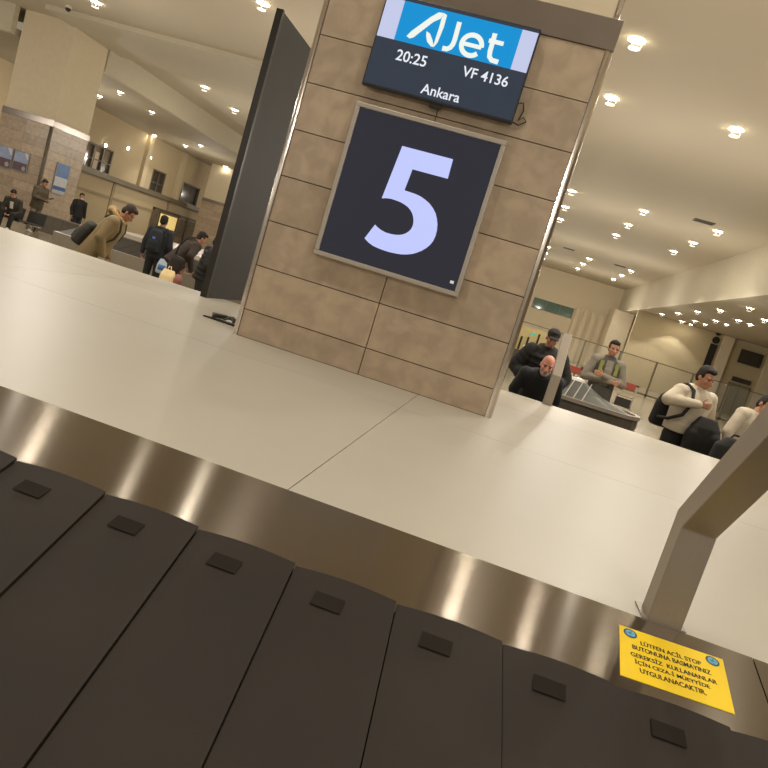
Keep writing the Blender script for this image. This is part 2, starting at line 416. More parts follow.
for u, v in ((.105, .115), (.89, .115)):
    p = sp(u, v); mt = M.Translation(p) @ M(((ex.x, ey.x, ez.x, 0), (ex.y, ey.y, ez.y, 0), (ex.z, ey.z, ez.z, 0), (0,0,0,1)))
    def ring(r, h, n=28): return [mt @ V((r*math.cos(k*2*PI/n), r*math.sin(k*2*PI/n), h)) for k in range(n)]
    e_ = MB().prism(ring(.019, 0), ez*.0003).put('emblem', mat('emblem_rim', (38, 70, 92), .4), ST)
    MB().prism(ring(.0138, .0004), ez*.0003).put('emblem_disc', mat('emblem_blue', (110, 178, 214), .4), e_)
    b = MB()
    b.prism([mt @ V((x, y, .0008)) for x, y in ((-.011, .001), (-.002, .004), (.003, .011), (.005, .010), (.003, .002), (.010, -.001), (.010, -.003), (.002, -.002), (-.004, -.008), (-.006, -.007), (-.003, -.001), (-.011, -.001))], ez*.0003)
    b.prism([mt @ V((x, y, .0008)) for x, y in ((-.003, -.009), (.006, -.009), (.004, -.0125), (-.001, -.0125))], ez*.0003)
    b.put('emblem_mark', mat('emblem_mark', (60, 120, 150), .4), e_)

# ------------------------------------------------------------------ signs on the pillar
FY = 5.166
# lightbox 5
S5 = thing('number_sign', 'square black light box with silver frame showing a white number 5', 'sign', (-.998, FY, 2.32))
hw, hh = .556, .56; fr = .033; dpt = .07
ALU = mat('aluminium_frame', (178, 170, 160), .4, .35, .03)
b = MB()
b.box(-hw, hw, -dpt, -.001, hh-fr, hh); b.box(-hw, hw, -dpt, -.001, -hh, -hh+fr)
b.box(-hw, -hw+fr, -dpt, -.001, -hh+fr, hh-fr); b.box(hw-fr, hw, -dpt, -.001, -hh+fr, hh-fr)
b.put('frame', ALU, S5, bevel=.005)
MB().box(-hw+fr, hw-fr, -dpt+.015, -.004, -hh+fr, hh-fr).put('black_face', mat('black_acrylic', (22, 22, 26), .22, 0, .03, emit=(48, 50, 64), es=.6), S5)
def arc(cx, cz, rx, rz, a0, a1, n=14): return [(cx + rx*math.cos(math.radians(a0+(a1-a0)*k/n)), cz + rz*math.sin(math.radians(a0+(a1-a0)*k/n))) for k in range(n+1)]
# outline of the numeral (metres about the sign's centre)
sw = lambda x, y: ((x - 263)*.002165, (262 - y)*.002165)
def seg(pts): return [sw(*p) for p in pts]
BR = ((-1, 0), )
five = None
def numeral():
    o = [(-.147,.345),(.23,.35),(.235,.212),(-.027,.209),(-.039,.054),(.038,.051),(.082,.045),(.122,.032),(.162,.014),(.195,-.01),(.224,-.039),(.244,-.071),(.261,-.11),(.27,-.151),(.272,-.193),(.266,-.232),(.252,-.265),(.233,-.292),(.208,-.318),(.179,-.341),(.147,-.36),(.111,-.374),(.074,-.384),(.035,-.389),(-.008,-.393),(-.052,-.393),(-.098,-.39),(-.143,-.384),(-.184,-.37),(-.22,-.349),(-.174,-.235),(-.146,-.25),(-.115,-.261),(-.082,-.267),(-.047,-.267),(-.014,-.264),(.016,-.257),(.042,-.246),(.062,-.231),(.078,-.213),(.089,-.192),(.093,-.166),(.09,-.14),(.08,-.112),(.065,-.088),(.044,-.067),(.018,-.051),(-.012,-.04),(-.044,-.033),(-.08,-.03),(-.115,-.029),(-.15,-.034),(-.182,-.044)]
    return o
b = MB(); yy = -dpt+.0135
flat_poly(b, [V((x, yy, z)) for x, z in numeral()], lambda p: (p.x, p.z))
LIT5 = mat('lit_numeral', (70, 74, 96), .4, emit=(192, 201, 255), es=.95)
b.put('numeral', LIT5, S5)
MB().box(.47, .497, yy-.001, yy+.001, -.478, -.458).put('maker_tag', mat('tag_white', (220, 216, 210), .5, emit=(220,216,210), es=.3), S5)

# flight display
TV = thing('flight_display', 'black wall screen above the number 5 sign showing flight VF 4136 to Ankara', 'screen', (-1.0, FY, 3.315))
tw, th = .552, .318; ty = -.085
b = MB(); b.box(-tw, tw, ty, -.035, -th, th); b.put('housing', mat('screen_bezel', (38, 40, 46), .35, var=.05), TV, bevel=.006)
b = MB(); b.box(-.2, .2, -.036, -.0005, -.16, .16); b.box(-.04, .04, -.07, -.04, -th-.03, -th+.02); b.put('wall_bracket', DGREY, TV)
b = MB(); b.box(-.045, .045, ty+.012, ty+.04, -th-.024, -th+.001); b.put('sensor', BLACK, TV)
def em(n, c, s): return mat(n, (14, 14, 16), .3, 0, .01, emit=c, es=s, spec=.3)
bz = .01; x0, x1, z0, z1 = -tw+bz, tw-bz, -th+bz*1.6, th-bz; e = ty-.0012
MB().quad((x0,e,z0),(x1,e,z0),(x1,e,z1),(x0,e,z1)).put('screen_panel', mat('screen_dark', (30, 36, 46), .25, emit=(52, 62, 78), es=.62), TV)
zb = .022; z1 = .289; e2 = e-.0006
MB().quad((x0,e2,zb),(-.413,e2,zb),(-.413,e2,z1),(x0,e2,z1)).put('white_bar', em('screen_white', (205, 212, 244), .9), TV)
MB().quad((.431,e2,zb),(x1,e2,zb),(x1,e2,z1),(.431,e2,z1)).put('white_bar', em('screen_white', (205, 212, 244), .9), TV)
MB().quad((-.413,e2,zb),(.431,e2,zb),(.431,e2,z1),(-.413,e2,z1)).put('blue_banner', em('screen_blue', (8, 148, 216), .95), TV)
e3 = e2-.0006; LOGO = em('logo_white', (240, 246, 236), 1.0)
bx0 = -.413; bw = .431-bx0; bh = z1-zb
def lg(u, v): return V((bx0 + u*bw, e3, zb + v*bh))
def poly(b, pts):
    flat_poly(b, [lg(*p) for p in pts], lambda p: (p.x, p.z))
b = MB()
poly(b, [(.345,.93),(.30,.92),(.245,.76),(.12,.30),(.095,.16),(.125,.12),(.155,.17),(.205,.37),(.28,.66),(.33,.78)])
poly(b, [(.345,.93),(.372,.90),(.375,.6),(.362,.2),(.345,.08),(.335,.10),(.335,.3),(.338,.6),(.335,.78)])
poly(b, [(.245,.40),(.28,.36),(.315,.22),(.343,.06),(.315,.06),(.275,.15),(.255,.27)])
b.put('logo_letter', LOGO, TV)
b = MB()
st = [(.475,.86),(.525,.86)]
def stroke(b, path, hw_):
    q = [V((lg(*p).x, 0, lg(*p).z)) for p in path]; A = []; B = []
    for i, p in enumerate(q):
        t_ = (q[min(i+1, len(q)-1)] - q[max(i-1, 0)]).normalized(); n_ = V((-t_.z, 0, t_.x))
        A.append(p + n_*hw_); B.append(p - n_*hw_)
    for i in range(len(q)-1):
        b.quad((A[i].x, e3, A[i].z), (A[i+1].x, e3, A[i+1].z), (B[i+1].x, e3, B[i+1].z), (B[i].x, e3, B[i].z))
stroke(b, [(.488,.81),(.492,.36),(.488,.24),(.475,.15),(.452,.095),(.412,.09)], .0165)
b.put('logo_letter', LOGO, TV)
b = MB()
ce = (.638, .32); ru, rv = .083, .255
stroke(b, [(ce[0]-ru, ce[1]+.01), (ce[0]+ru, ce[1]+.01)] , .014)
stroke(b, [(ce[0]+ru*math.cos(math.radians(a)), ce[1]+.01+rv*math.sin(math.radians(a))) for a in range(0, 321, 16)], .0165)
b.put('logo_letter', LOGO, TV)
b = MB()
stroke(b, [(.795,.75),(.798,.30),(.806,.17),(.83,.10),(.888,.09)], .0165); stroke(b, [(.763,.55),(.886,.55)], .0145)
b.put('logo_letter', LOGO, TV)
TXT = em('screen_text', (236, 240, 248), .95)
text('lettering', '20:25', wallm(-.254, e2, -.068), TXT, TV, width=.222, bold=.012)
text('lettering', 'VF 4136', wallm(.281, e2, -.064), TXT, TV, width=.325, bold=.012)
text('lettering', 'Ankara', wallm(.015, e2, -.244), TXT, TV, width=.281, bold=.012)
cb = MB().tube([(tw-.03, -.05, -.18), (tw+.03, -.02, -.15), (tw+.045, -.012, -.2), (tw+.03, -.012, -.27), (tw+.06, -.012, -.24), (tw+.085, -.012, -.265), (tw+.04, -.012, -.3), (tw-.06, -.04, -.28)], .0045, 6).put('power_cable', DGREY, TV, smooth=True)

# ------------------------------------------------------------------ tall black panel beside the pillar
BP = thing('tall_black_panel', 'tall matte black panel standing on the island edge left of the stone pillar', 'panel', (-3.2, 7.17, ZP))
MB().box(-.05, .008, .05, 1.25, .0, 3.02).put('board', BLACK, BP, bevel=.004)
MB().box(-.06, .012, 0, .05, .0, 3.03).put('edge_profile', mat('panel_edge', (46, 42, 38), .4, .3), BP)
FP = thing('floor_plate', 'low dark metal plate with crumpled cables lying at the foot of the stone pillar', 'floor plate', (-2.28, 5.62, ZP))
MB().prism([(-.19,-.03,0),(.24,-.06,0),(.24,.05,0),(-.16,.03,0)], (0,0,.012)).put('plate', DGREY, FP)
b = MB(); random.seed(3)
for k in range(4):
    q = [(-.13+.3*i/6+random.uniform(-.02,.02), random.uniform(-.02,.09), .02+random.uniform(0,.035)) for i in range(7)]
    b.tube(q, .011, 6)
b.put('cables', mat('grey_cable', (92, 92, 82), .6), FP, smooth=True)
MB().box(.19,.24,-.03,.09,.012,.1).put('clamp', BLACK, FP)

# ------------------------------------------------------------------ ceiling lights
LS = bpy.data.lights.new('downlight', 'SPOT'); LS.energy = 200; LS.spot_size = math.radians(106); LS.spot_blend = .22; LS.shadow_soft_size = .13; LS.color = (1, .945, .85)
_dl = {}
def downlight(x, y, z, label, group, s=1.0, lamp=True, disc=True):
    if s not in _dl:
        t = thing('ceiling_downlight', label, 'light', (x, y, z), 0, group)
        n = 20; r = .17*s
        b = MB(); b.rings([[V((rr*math.cos(k*2*PI/n), rr*math.sin(k*2*PI/n), zz)) for k in range(n)] for rr, zz in ((r*1.1, -.001), (r*1.09, -.008*s), (r, -.01*s), (r*.98, -.001))], cap=False)
        rg = b.put('trim_ring', RING, t, smooth=True)
        b = MB(); b.tube([(0,0,-.003), (0,0,-.009*s)], [r*.98, r*.95], n); lp = b.put('lamp', LAMP, t)
        b = MB(); b.tube([(0,0,-.158*s), (0,0,-.163*s)], r*.68, n)
        for k in range(3):
            a = k*2*PI/3; b.tube([(r*.66*math.cos(a), r*.66*math.sin(a), -.02*s), (r*.66*math.cos(a), r*.66*math.sin(a), -.16*s)], .0016*s, 4)
        dc = b.put('glass_disc', DISC, t)
        _dl[s] = t
    else:
        src = _dl[s]; t = src.copy(); C.objects.link(t); t.location = (x, y, z); t['label'] = label
        if group: t['group'] = group
        for ch in src.children:
            if ch.type == 'LIGHT' or (ch.name.startswith('glass_disc') and not disc): continue
            c = ch.copy(); C.objects.link(c); c.parent = t
    if lamp:
        l = bpy.data.objects.new('spot', LS); C.objects.link(l); l.location = (x, y, z-.26*s)
    return t
ORD = ['first', 'second', 'third', 'fourth', 'fifth', 'sixth', 'seventh', 'eighth', 'ninth', 'tenth']
SPX = 2.885
colsn = {0: 'line nearest the pillar', 1: 'middle line', 2: 'line nearest the right soffit'}
ys = [10.7, 14.4, 17.85, 29.75, 33.65, 37.5, 50.7, 54.9, 59.4]
for ci in range(3):
    for yi, y in enumerate(ys):
        x = .49 + ci*SPX
        downlight(x, y, HC, 'round ceiling downlight, %s from the front in the %s' % (ORD[yi], colsn[ci]), 'downlights of the high ceiling right of the pillar')
# out of view, lighting the foreground from above and behind
for x, y in [(q, -4) for q in (-8.2, -5.3, -2.4, .49, 3.37, 6.25)] + [(q, 3.0) for q in (-8.2, -5.3, -2.4, .49, 3.37, 6.25)]:
    if 1:
        l = bpy.data.objects.new('spot', LS); C.objects.link(l); l.location = (x, y, HC-.05)
for x, e_ in ((-5.95, 34), (-4.4, 16), (-3.45, 32), (.38, 34), (1.36, 24), (2.3, 12)):    # small unseen spots over the near border, placed to make its steel streaks
    ld = bpy.data.lights.new('streak_spot', 'SPOT'); ld.energy = e_; ld.spot_size = math.radians(106); ld.spot_blend = .3; ld.shadow_soft_size = .06; ld.color = (1, .95, .84)
    l = bpy.data.objects.new('streak_spot', ld); C.objects.link(l); l.location = (x, 6.2, HC-.05)
for x, y, w_ in ((-8.32, 17.46, 'round downlight at the top of the picture just left of the tall black panel'), (-15.4, 21.1, 'round downlight at the top of the picture near the far left pillar'),
        (-15.53, 29.3, 'bright high downlight between far left pillar and black panel, nearer one'), (-15.53, 32.6, 'bright high downlight beside the black panel edge, farther one')):
    downlight(x, y, HC, w_, None)
for x in (-2.4, -5.3, -8.2, -11.1):
    for y in (10.7, 14.4):
        l = bpy.data.objects.new('spot', LS); C.objects.link(l); l.location = (x, y, HC-.05)
for i, (x, y) in enumerate(((-19.95, 30.3), (-22.9, 33.2), (-20.2, 33.6), (-25.5, 43.4), (-23.6, 44.0), (-21.3, 41.5), (-23.4, 50), (-20.5, 52))):
    downlight(x, y, ZL, '%s small downlight from the front under the low left ceiling' % ORD[i], 'downlights of the low left ceiling', .8, lamp=(i in (0, 2, 4)))
for i, (y, z) in enumerate(((34.5, 4.7), (39.2, 4.62), (41.5, 5.0), (44.2, 5.05), (54.0, 5.0), (58.5, 5.1))):
    wl = thing('wall_light', 'small round lamp on the gallery wall, %s from the left' % ORD[i], 'light', (XW, y, z), 0, 'small lamps on the gallery wall')
    MB().tube([(0, 0, 0), (.09, 0, 0)], .11, 14).put('housing', RING, wl)
    MB().tube([(.09, 0, 0), (.12, 0, 0)], [.1, .08], 14).put('lamp', LAMP, wl)
ysn = [33.6, 38.2, 42.8, 47.6, 52.6, 57.7, 62.7]
k_ = (ZS-1.7)/1.8
for i, (x, y) in enumerate(((4.864, 33.58), (4.801, 30.893), (4.753, 28.445), (4.731, 25.941), (4.626, 23.467), (4.562, 21.07), (4.531, 18.842), (4.47, 16.585))[::-1]):
    yy = y*k_
    if yy > 64: continue
    downlight(4.66*k_, yy, ZS+.02, '%s downlight from the right in the upper row under the low right ceiling' % ORD[i], 'upper row of downlights under the low right ceiling', .9, lamp=(i % 2 == 0))
for i, (x, y) in enumerate(((6.095, 36.589), (6.072, 33.979), (5.907, 30.841), (5.898, 28.641), (5.772, 25.84), (5.67, 23.33), (5.589, 21.009), (5.529, 18.768))[::-1]):
    yy = y*k_*.86; xx = 5.62*k_*.86 + 1.3
    if yy > 54: continue
    downlight(xx, yy, ZS+.02, '%s downlight from the right in the lower row under the low right ceiling' % ORD[i], 'lower row of downlights under the low right ceiling', .9, lamp=(i % 2 == 1))
    downlight(xx+.75, yy+.4, ZS+.02, '%s companion downlight from the right beside the lower row at right' % ORD[i], 'companion downlights under the low right ceiling', .75, lamp=False)
for x in (-22, -14, -6.5, 1.8, 6):  # added fill lamps without fittings, brightening ceiling and walls
    for y in (-2, 9.0, 19, 31, 44, 57):
        pl_ = bpy.data.lights.get('hall_fill') or bpy.data.lights.new('hall_fill', 'POINT')
        pl_.energy = 190; pl_.shadow_soft_size = 0; pl_.color = (1, .945, .86)
        l = bpy.data.objects.new('hall_fill', pl_); C.objects.link(l); l.location = (x, y, 3.9)
VENT = mat('vent_grille', (104, 96, 80), .6)
for x, y, lb in ((5.45, 28.7, 'dark ceiling vent beside the nearest light of the right group of three'), (1.8, 48.5, 'small dark ceiling vent close to the right edge of the stone pillar'), (5.36, 49.7, 'small dark ceiling vent between pillar and right soffit')):
    vt_ = thing('ceiling_vent', lb, 'vent', (x, y, HC)); vt_.scale = (.75, .75, 1)
    b = MB(); b.box(-.5, .5, -.3, -.24, -.03, -.001); b.box(-.5, .5, .24, .3, -.03, -.001); b.box(-.5, -.44, -.24, .24, -.03, -.001); b.box(.44, .5, -.24, .24, -.03, -.001); b.put('frame', VENT, vt_)
    b = MB()
    for k in range(7): b.box(-.44, .44, -.22+k*.07, -.19+k*.07, -.024, -.002)
    b.put('louvres', mat('vent_louvre', (80, 74, 62), .6), vt_)
dc = thing('dome_camera', 'small dark dome camera on the ceiling right of the far left pillar top', 'camera', (-17.3, 22.4, HC))
MB().tube([(0,0,-.001), (0,0,-.07)], .11, 16).put('base', RING, dc); MB().ball((0,0,-.08), (.09,.09,.1)).put('dome', BLACK, dc, smooth=True)

# ------------------------------------------------------------------ posters on the far pillar
def poster(lb, x0, x1, z0, z1, kind):
    t = thing('wall_poster', lb, 'poster', ((x0+x1)/2, 24.28, (z0+z1)/2)); w, h = (x1-x0)/2, (z1-z0)/2
    MB().box(-w, w, -.03, .0, -h, h).put('frame', mat('poster_frame', (150, 150, 150), .4, .3), t)
    g = .03
    if kind == 0:
        MB().box(-w+g, w-g, -.036, -.03, -h*.1, h-g).put('upper_picture', mat('poster_sky', (96, 124, 176), .5, var=.4, scale=4, col2=(190, 196, 214)), t)
        MB().box(-w+g, w-g, -.036, -.03, -h+g, -h*.1).put('lower_picture', mat('poster_scene', (120, 96, 96), .5, var=.5, scale=6, col2=(70, 58, 78)), t)
        MB().tube([(w*.55, -.035, -h*.62), (w*.55, -.04, -h*.62)], w*.24, 18).put('round_badge', mat('poster_badge', (176, 160, 160), .5), t)
        MB().prism([(w*.3,-.037,h*.95),(w*.75,-.037,h*.95),(w*.95,-.037,h*.35),(w*.8,-.037,h*.35)], (0,-.002,0)).put('pale_flash', mat('poster_white', (206, 206, 214), .5), t)
    else:
        MB().box(-w+g, w-g, -.036, -.03, .1*h, h-g).put('upper_picture', mat('poster_blue', (70, 108, 168), .5, var=.2, scale=4, col2=(120, 150, 190)), t)
        MB().box(-w+g, w-g, -.036, -.03, -h*.5, .1*h).put('middle_picture', mat('poster_pale', (196, 200, 206), .5, var=.1), t)
        MB().box(-w+g, w-g, -.036, -.03, -h*.74, -h*.5).put('blue_stripe', mat('poster_stripe', (60, 90, 150), .5), t)
        MB().box(-w+g, w-g, -.036, -.03, -h+g, -h*.74).put('lower_strip', mat('poster_strip', (176, 178, 186), .5), t)
poster('blue and purple poster on the far left pillar, left one of the adjoining pair', -20.35, -19.62, 1.66, 2.43, 0)
poster('blue and purple poster on the far left pillar, right one of the adjoining pair', -19.56, -18.92, 1.69, 2.41, 0)
b = None

# ------------------------------------------------------------------ far pillar's side poster (tall)
def side_poster():
    t = thing('wall_poster', 'tall blue and white poster on the far left pillar, right of the pipe', 'poster', (XL+.02, 25.35, 1.87)); w, h = .4, .59
    MB().box(-.02, .02, -w, w, -h, h).put('frame', mat('poster_frame', (150, 150, 150), .4, .3), t)
    for nm, m_, a, e_ in (('upper_picture', mat('poster_blue', (70, 108, 168), .5, var=.2, scale=4, col2=(120, 150, 190)), .1, .97), ('middle_picture', mat('poster_pale', (196, 200, 206), .5), -.5, .1), ('blue_stripe', mat('poster_stripe', (60, 90, 150), .5), -.74, -.5), ('lower_strip', mat('poster_strip', (176, 178, 186), .5), -.97, -.74)):
        MB().box(.02, .026, -w+.03, w-.03, h*a, h*e_).put(nm, m_, t)
side_poster()

# ------------------------------------------------------------------ other carousels, far fittings
C2 = thing('baggage_carousel', 'neighbouring grey baggage carousel behind the travellers at left', 'baggage carousel')
x0, x1 = -10.4, -4.5
b = MB(); b.prism([(x0, 14.6, 0), (x0, 14.6, .65), (x0, 14.68, .66), (x0, 14.68, 0)], (x1-x0, 0, 0)); b.put('skirt', mat('skirt_steel', (150, 140, 124), .4, .4), C2)
b = MB()
for k in range(20): b.prism([(x0+k*.295, 14.68, .63), (x0+k*.295, 15.75, .93), (x0+k*.295, 15.75, .9), (x0+k*.295, 14.68, .6)], (.285, 0, 0))
o_ = b.put('slat_band', RUBBER, C2)
MB().prism([(x0, 15.75, .945), (x0, 16.1, 1.01), (x0, 16.1, .9), (x0, 15.75, .9)], (x1-x0, 0, 0)).put('steel_border', STEEL2, C2)
MB().box(x0, x1, 16.101, 23.5, .2, 1.02).put('island', mat('mauve_island', (190, 178, 172), .3, var=.03), C2)
b = MB(); b.box(-15.6, -11.9, 21.0, 21.15, 0, .62); bb = thing('low_barrier', 'low grey metal barrier panels between the standing man and the masked man', 'barrier', (-13.75, 21, 0))
b = MB()
for k in range(4): b.box(-1.85+k*.93, -1.85+k*.93+.9, 0, .12, .04, .6)
b.put('panels', mat('barrier_grey', (112, 104, 92), .45, .3), bb)
b = MB(); b.box(-1.87, 1.87, -.02, .14, .6, .64); b.put('top_rail', STEEL2, bb)
b = MB()
for k in range(5): b.box(-1.87+k*.925, -1.83+k*.925, .02, .1, 0, .6)
b.put('uprights', STEEL2, bb)

C3 = thing('baggage_carousel', 'neighbouring dark baggage carousel with rounded end in front of the man with crossed arms', 'baggage carousel')
def stadium(r, z, xl=.8, xr=1.62, yc=11.2, n=14):
    p = [V((xl, yc-r, z)), V(((xl+xr)/2, yc-r, z))]
    p += [V((xr + r*math.sin(k*PI/n), yc - r*math.cos(k*PI/n), z)) for k in range(n+1)]
    p += [V(((xl+xr)/2, yc+r, z)), V((xl, yc+r, z))]
    return p
DK = mat('dark_skirt', (84, 78, 68), .42, .3)
MB().rings([stadium(.58, 0), stadium(.58, .3), stadium(.58, .88)], cap=False, closed=False).put('skirt', DK, C3)
MB().rings([stadium(.6, .87), stadium(.6, .925), stadium(.53, .925), stadium(.53, .86)], cap=False, closed=False).put('steel_rim', STEEL2, C3)
MB().rings([stadium(.53, .87), stadium(.36, .93), stadium(.2, 1.02, xr=1.4), stadium(.09, 1.16, xr=1.22)], cap=False, closed=False).put('slat_band', mat('greenish_rubber', (62, 62, 52), .4, var=.15), C3)
MB().rings([stadium(.095, 1.15, xr=1.22), stadium(.07, 1.2, xr=1.2), stadium(.001, 1.2, xr=1.2)], cap=False, closed=False).put('ridge_cap', STEEL2, C3)
b = MB()
for k in range(4): b.prism([(.86+k*.13, 10.68, .885), (.875+k*.13, 10.68, .885), (.875+k*.13+.12, 11.1, 1.165), (.86+k*.13+.12, 11.1, 1.165)], (0, -.012, .012))
b.put('slat_edges', STEEL2, C3)

# glass fence
GF = thing('glass_fence', 'long glass partition with thin metal posts across the far right of the hall', 'fence', (6, 40, 0))
b = MB()
for k in range(8): b.box(-6+k*1.95+.05, -6+(k+1)*1.95-.05, -.01, .01, .14, 1.95)
b.put('glass_panels', GLASS, GF)
FM = mat('fence_metal', (120, 112, 92), .4, .5)
for k in range(9): MB().box(-6+k*1.95-.05, -6+k*1.95+.05, -.03, .03, 0, 2.0).put('post', FM, GF)
MB().box(-6.05, 9.65, -.03, .03, 1.95, 2.0).put('top_rail', FM, GF); MB().box(-6.05, 9.65, -.03, .03, .08, .17).put('bottom_rail', FM, GF)
# lit kiosk glimpsed behind the capped man
KI = thing('kiosk', 'yellow lit kiosk with dark posts glimpsed between pillar and the man in cap', 'kiosk', (.75, 31, 0))
MB().box(-1.2, .85, .3, .4, 0, 1.75).put('back_panel', mat('kiosk_yellow', (206, 186, 132), .5, emit=(240, 214, 130), es=.06), KI)
MB().box(-1.2, .6, -.3, .2, 0, .72).put('counter', mat('kiosk_counter', (92, 86, 72), .5), KI)
MB().box(-.12, .3, -.32, -.1, .72, .98).put('white_box', mat('kiosk_white', (230, 222, 200), .4, emit=(255, 245, 220), es=.5), KI)
for x, h in ((-.02, 1.35), (.2, 1.2), (.38, 1.6), (-.3, 1.3)): MB().tube([(x, 0, .73), (x, 0, h)], .045, 8).put('post', DGREY, KI)
MB().box(.02, .2, -.06, -.02, 1.46, 1.56).put('green_display', mat('green_display', (40, 120, 110), .3, emit=(60, 190, 170), es=.7), KI)
# luggage trolleys
def trolley(x, y, rz, lb):
    t = thing('luggage_trolley', lb, 'trolley', (x, y, 0), rz, 'luggage trolleys')
    b = MB()
    for s in (-.24, .24):
        b.tube([(s, 0, .12), (s, .05, .55), (s, .12, 1.0)], .018, 8); b.tube([(s, 0, .14), (s, -.75, .16)], .018, 8)
    b.tube([(-.24, -.3, .155), (.24, -.3, .155)], .015, 8); b.tube([(-.24, -.74, .16), (.24, -.74, .16)], .018, 8); b.tube([(-.24, .06, .62), (.24, .06, .62)], .014, 8)
    b.put('frame', STEEL2, t, smooth=True)
    MB().tube([(-.28, .12, 1.01), (.28, .12, 1.01)], .028, 10).put('handle', mat('trolley_grip', (90, 40, 32), .5), t, smooth=True)
    MB().box(-.2, .2, .03, .06, .84, 1.04).put('panel', mat('trolley_red', (150, 66, 50), .5), t, bevel=.01)
    MB().box(-.22, .22, -.05, -.01, .3, .56).put('basket', DGREY, t)
    for s in (-.24, .24): MB().tube([(s-.02, .0, .07), (s+.02, .0, .07)], .07, 12).put('wheel', BLACK, t)
    MB().tube([(-.02, -.7, .07), (.02, -.7, .07)], .07, 12).put('wheel', BLACK, t)
trolley(2.06, 21.5, .2, 'luggage trolley with red panel, beside the right shoulder of the man in cap')
trolley(2.68, 23.3, -.1, 'luggage trolley with red panel, left of the man with crossed arms')
trolley(3.75, 22, -.3, 'luggage trolley with red panel, right of the man with crossed arms')
# fittings on the far right wall
WP = thing('wall_strip', 'tall narrow dark strip with two round lamps on the far right wall', 'sign', (14.0, 54.9, 2.44))
MB().box(-.25, .25, -.06, .0, 0, 2.1).put('strip', DGREY, WP); MB().tube([(0, -.04, 2.4), (0, -.09, 2.4)], .26, 14).put('round_lamp', DGREY, WP); MB().tube([(0, -.04, 2.95), (0, -.09, 2.95)], .2, 14).put('round_lamp', DGREY, WP)
struct(MB().box(14.45, 15.15, 54.6, 54.99, 0, ZS+.01).put('trim_9', PLASTER))
struct(MB().box(17.7, 18.7, 54.6, 54.99, 0, ZS+.01).put('trim_10', PLASTER))
s1 = thing('wall_screen', 'dark switched off screen high on the far right wall', 'screen', (16.65, 54.9, 4.3)); MB().box(-.78, .78, -.1, 0, -.5, .5).put('housing', DGREY, s1); MB().box(-.74, .74, -.105, -.1, -.46, .46).put('glass_face', mat('off_screen', (62, 58, 46), .2), s1)
s2 = thing('wall_screen', 'narrow dark display low on the far right wall above the doorway', 'screen', (16.6, 54.9, 2.6)); MB().box(-.65, .65, -.1, 0, -.16, .16).put('housing', DGREY, s2); MB().box(-.61, .61, -.105, -.1, -.12, .12).put('glass_face', mat('off_screen', (62, 58, 46), .2), s2)
d2 = struct(MB().box(15.9, 17.4, 54.94, 55.0, 0, 2.3).put('door_2', mat('grey_door', (128, 120, 100), .4)))
b = MB(); b.box(16.6, 16.68, 54.9, 54.94, 0, 2.3); b.box(15.85, 15.93, 54.9, 54.94, 0, 2.3); b.box(17.37, 17.45, 54.9, 54.94, 0, 2.3); b.put('door_frame', WFR, d2)

# ------------------------------------------------------------------ people
SKIN = mat('skin', (196, 146, 116), .55, var=.05, scale=20)
SKIN2 = mat('skin_tan', (176, 126, 98), .55, var=.05, scale=20)
SKIN3 = mat('skin_pink', (214, 148, 126), .5, var=.06, scale=14)
EYE = mat('eye_dark', (30, 24, 20), .3)
HAIR = mat('dark_hair', (36, 30, 25), .9, var=.2, scale=60)
LIP = mat('lip', (158, 96, 82), .5)
def cloth(n, c): return mat(n, c, .85, var=.12, scale=9, bump=.25, bscale=14)
def rot(ax, d): return M.Rotation(math.radians(d), 4, ax)

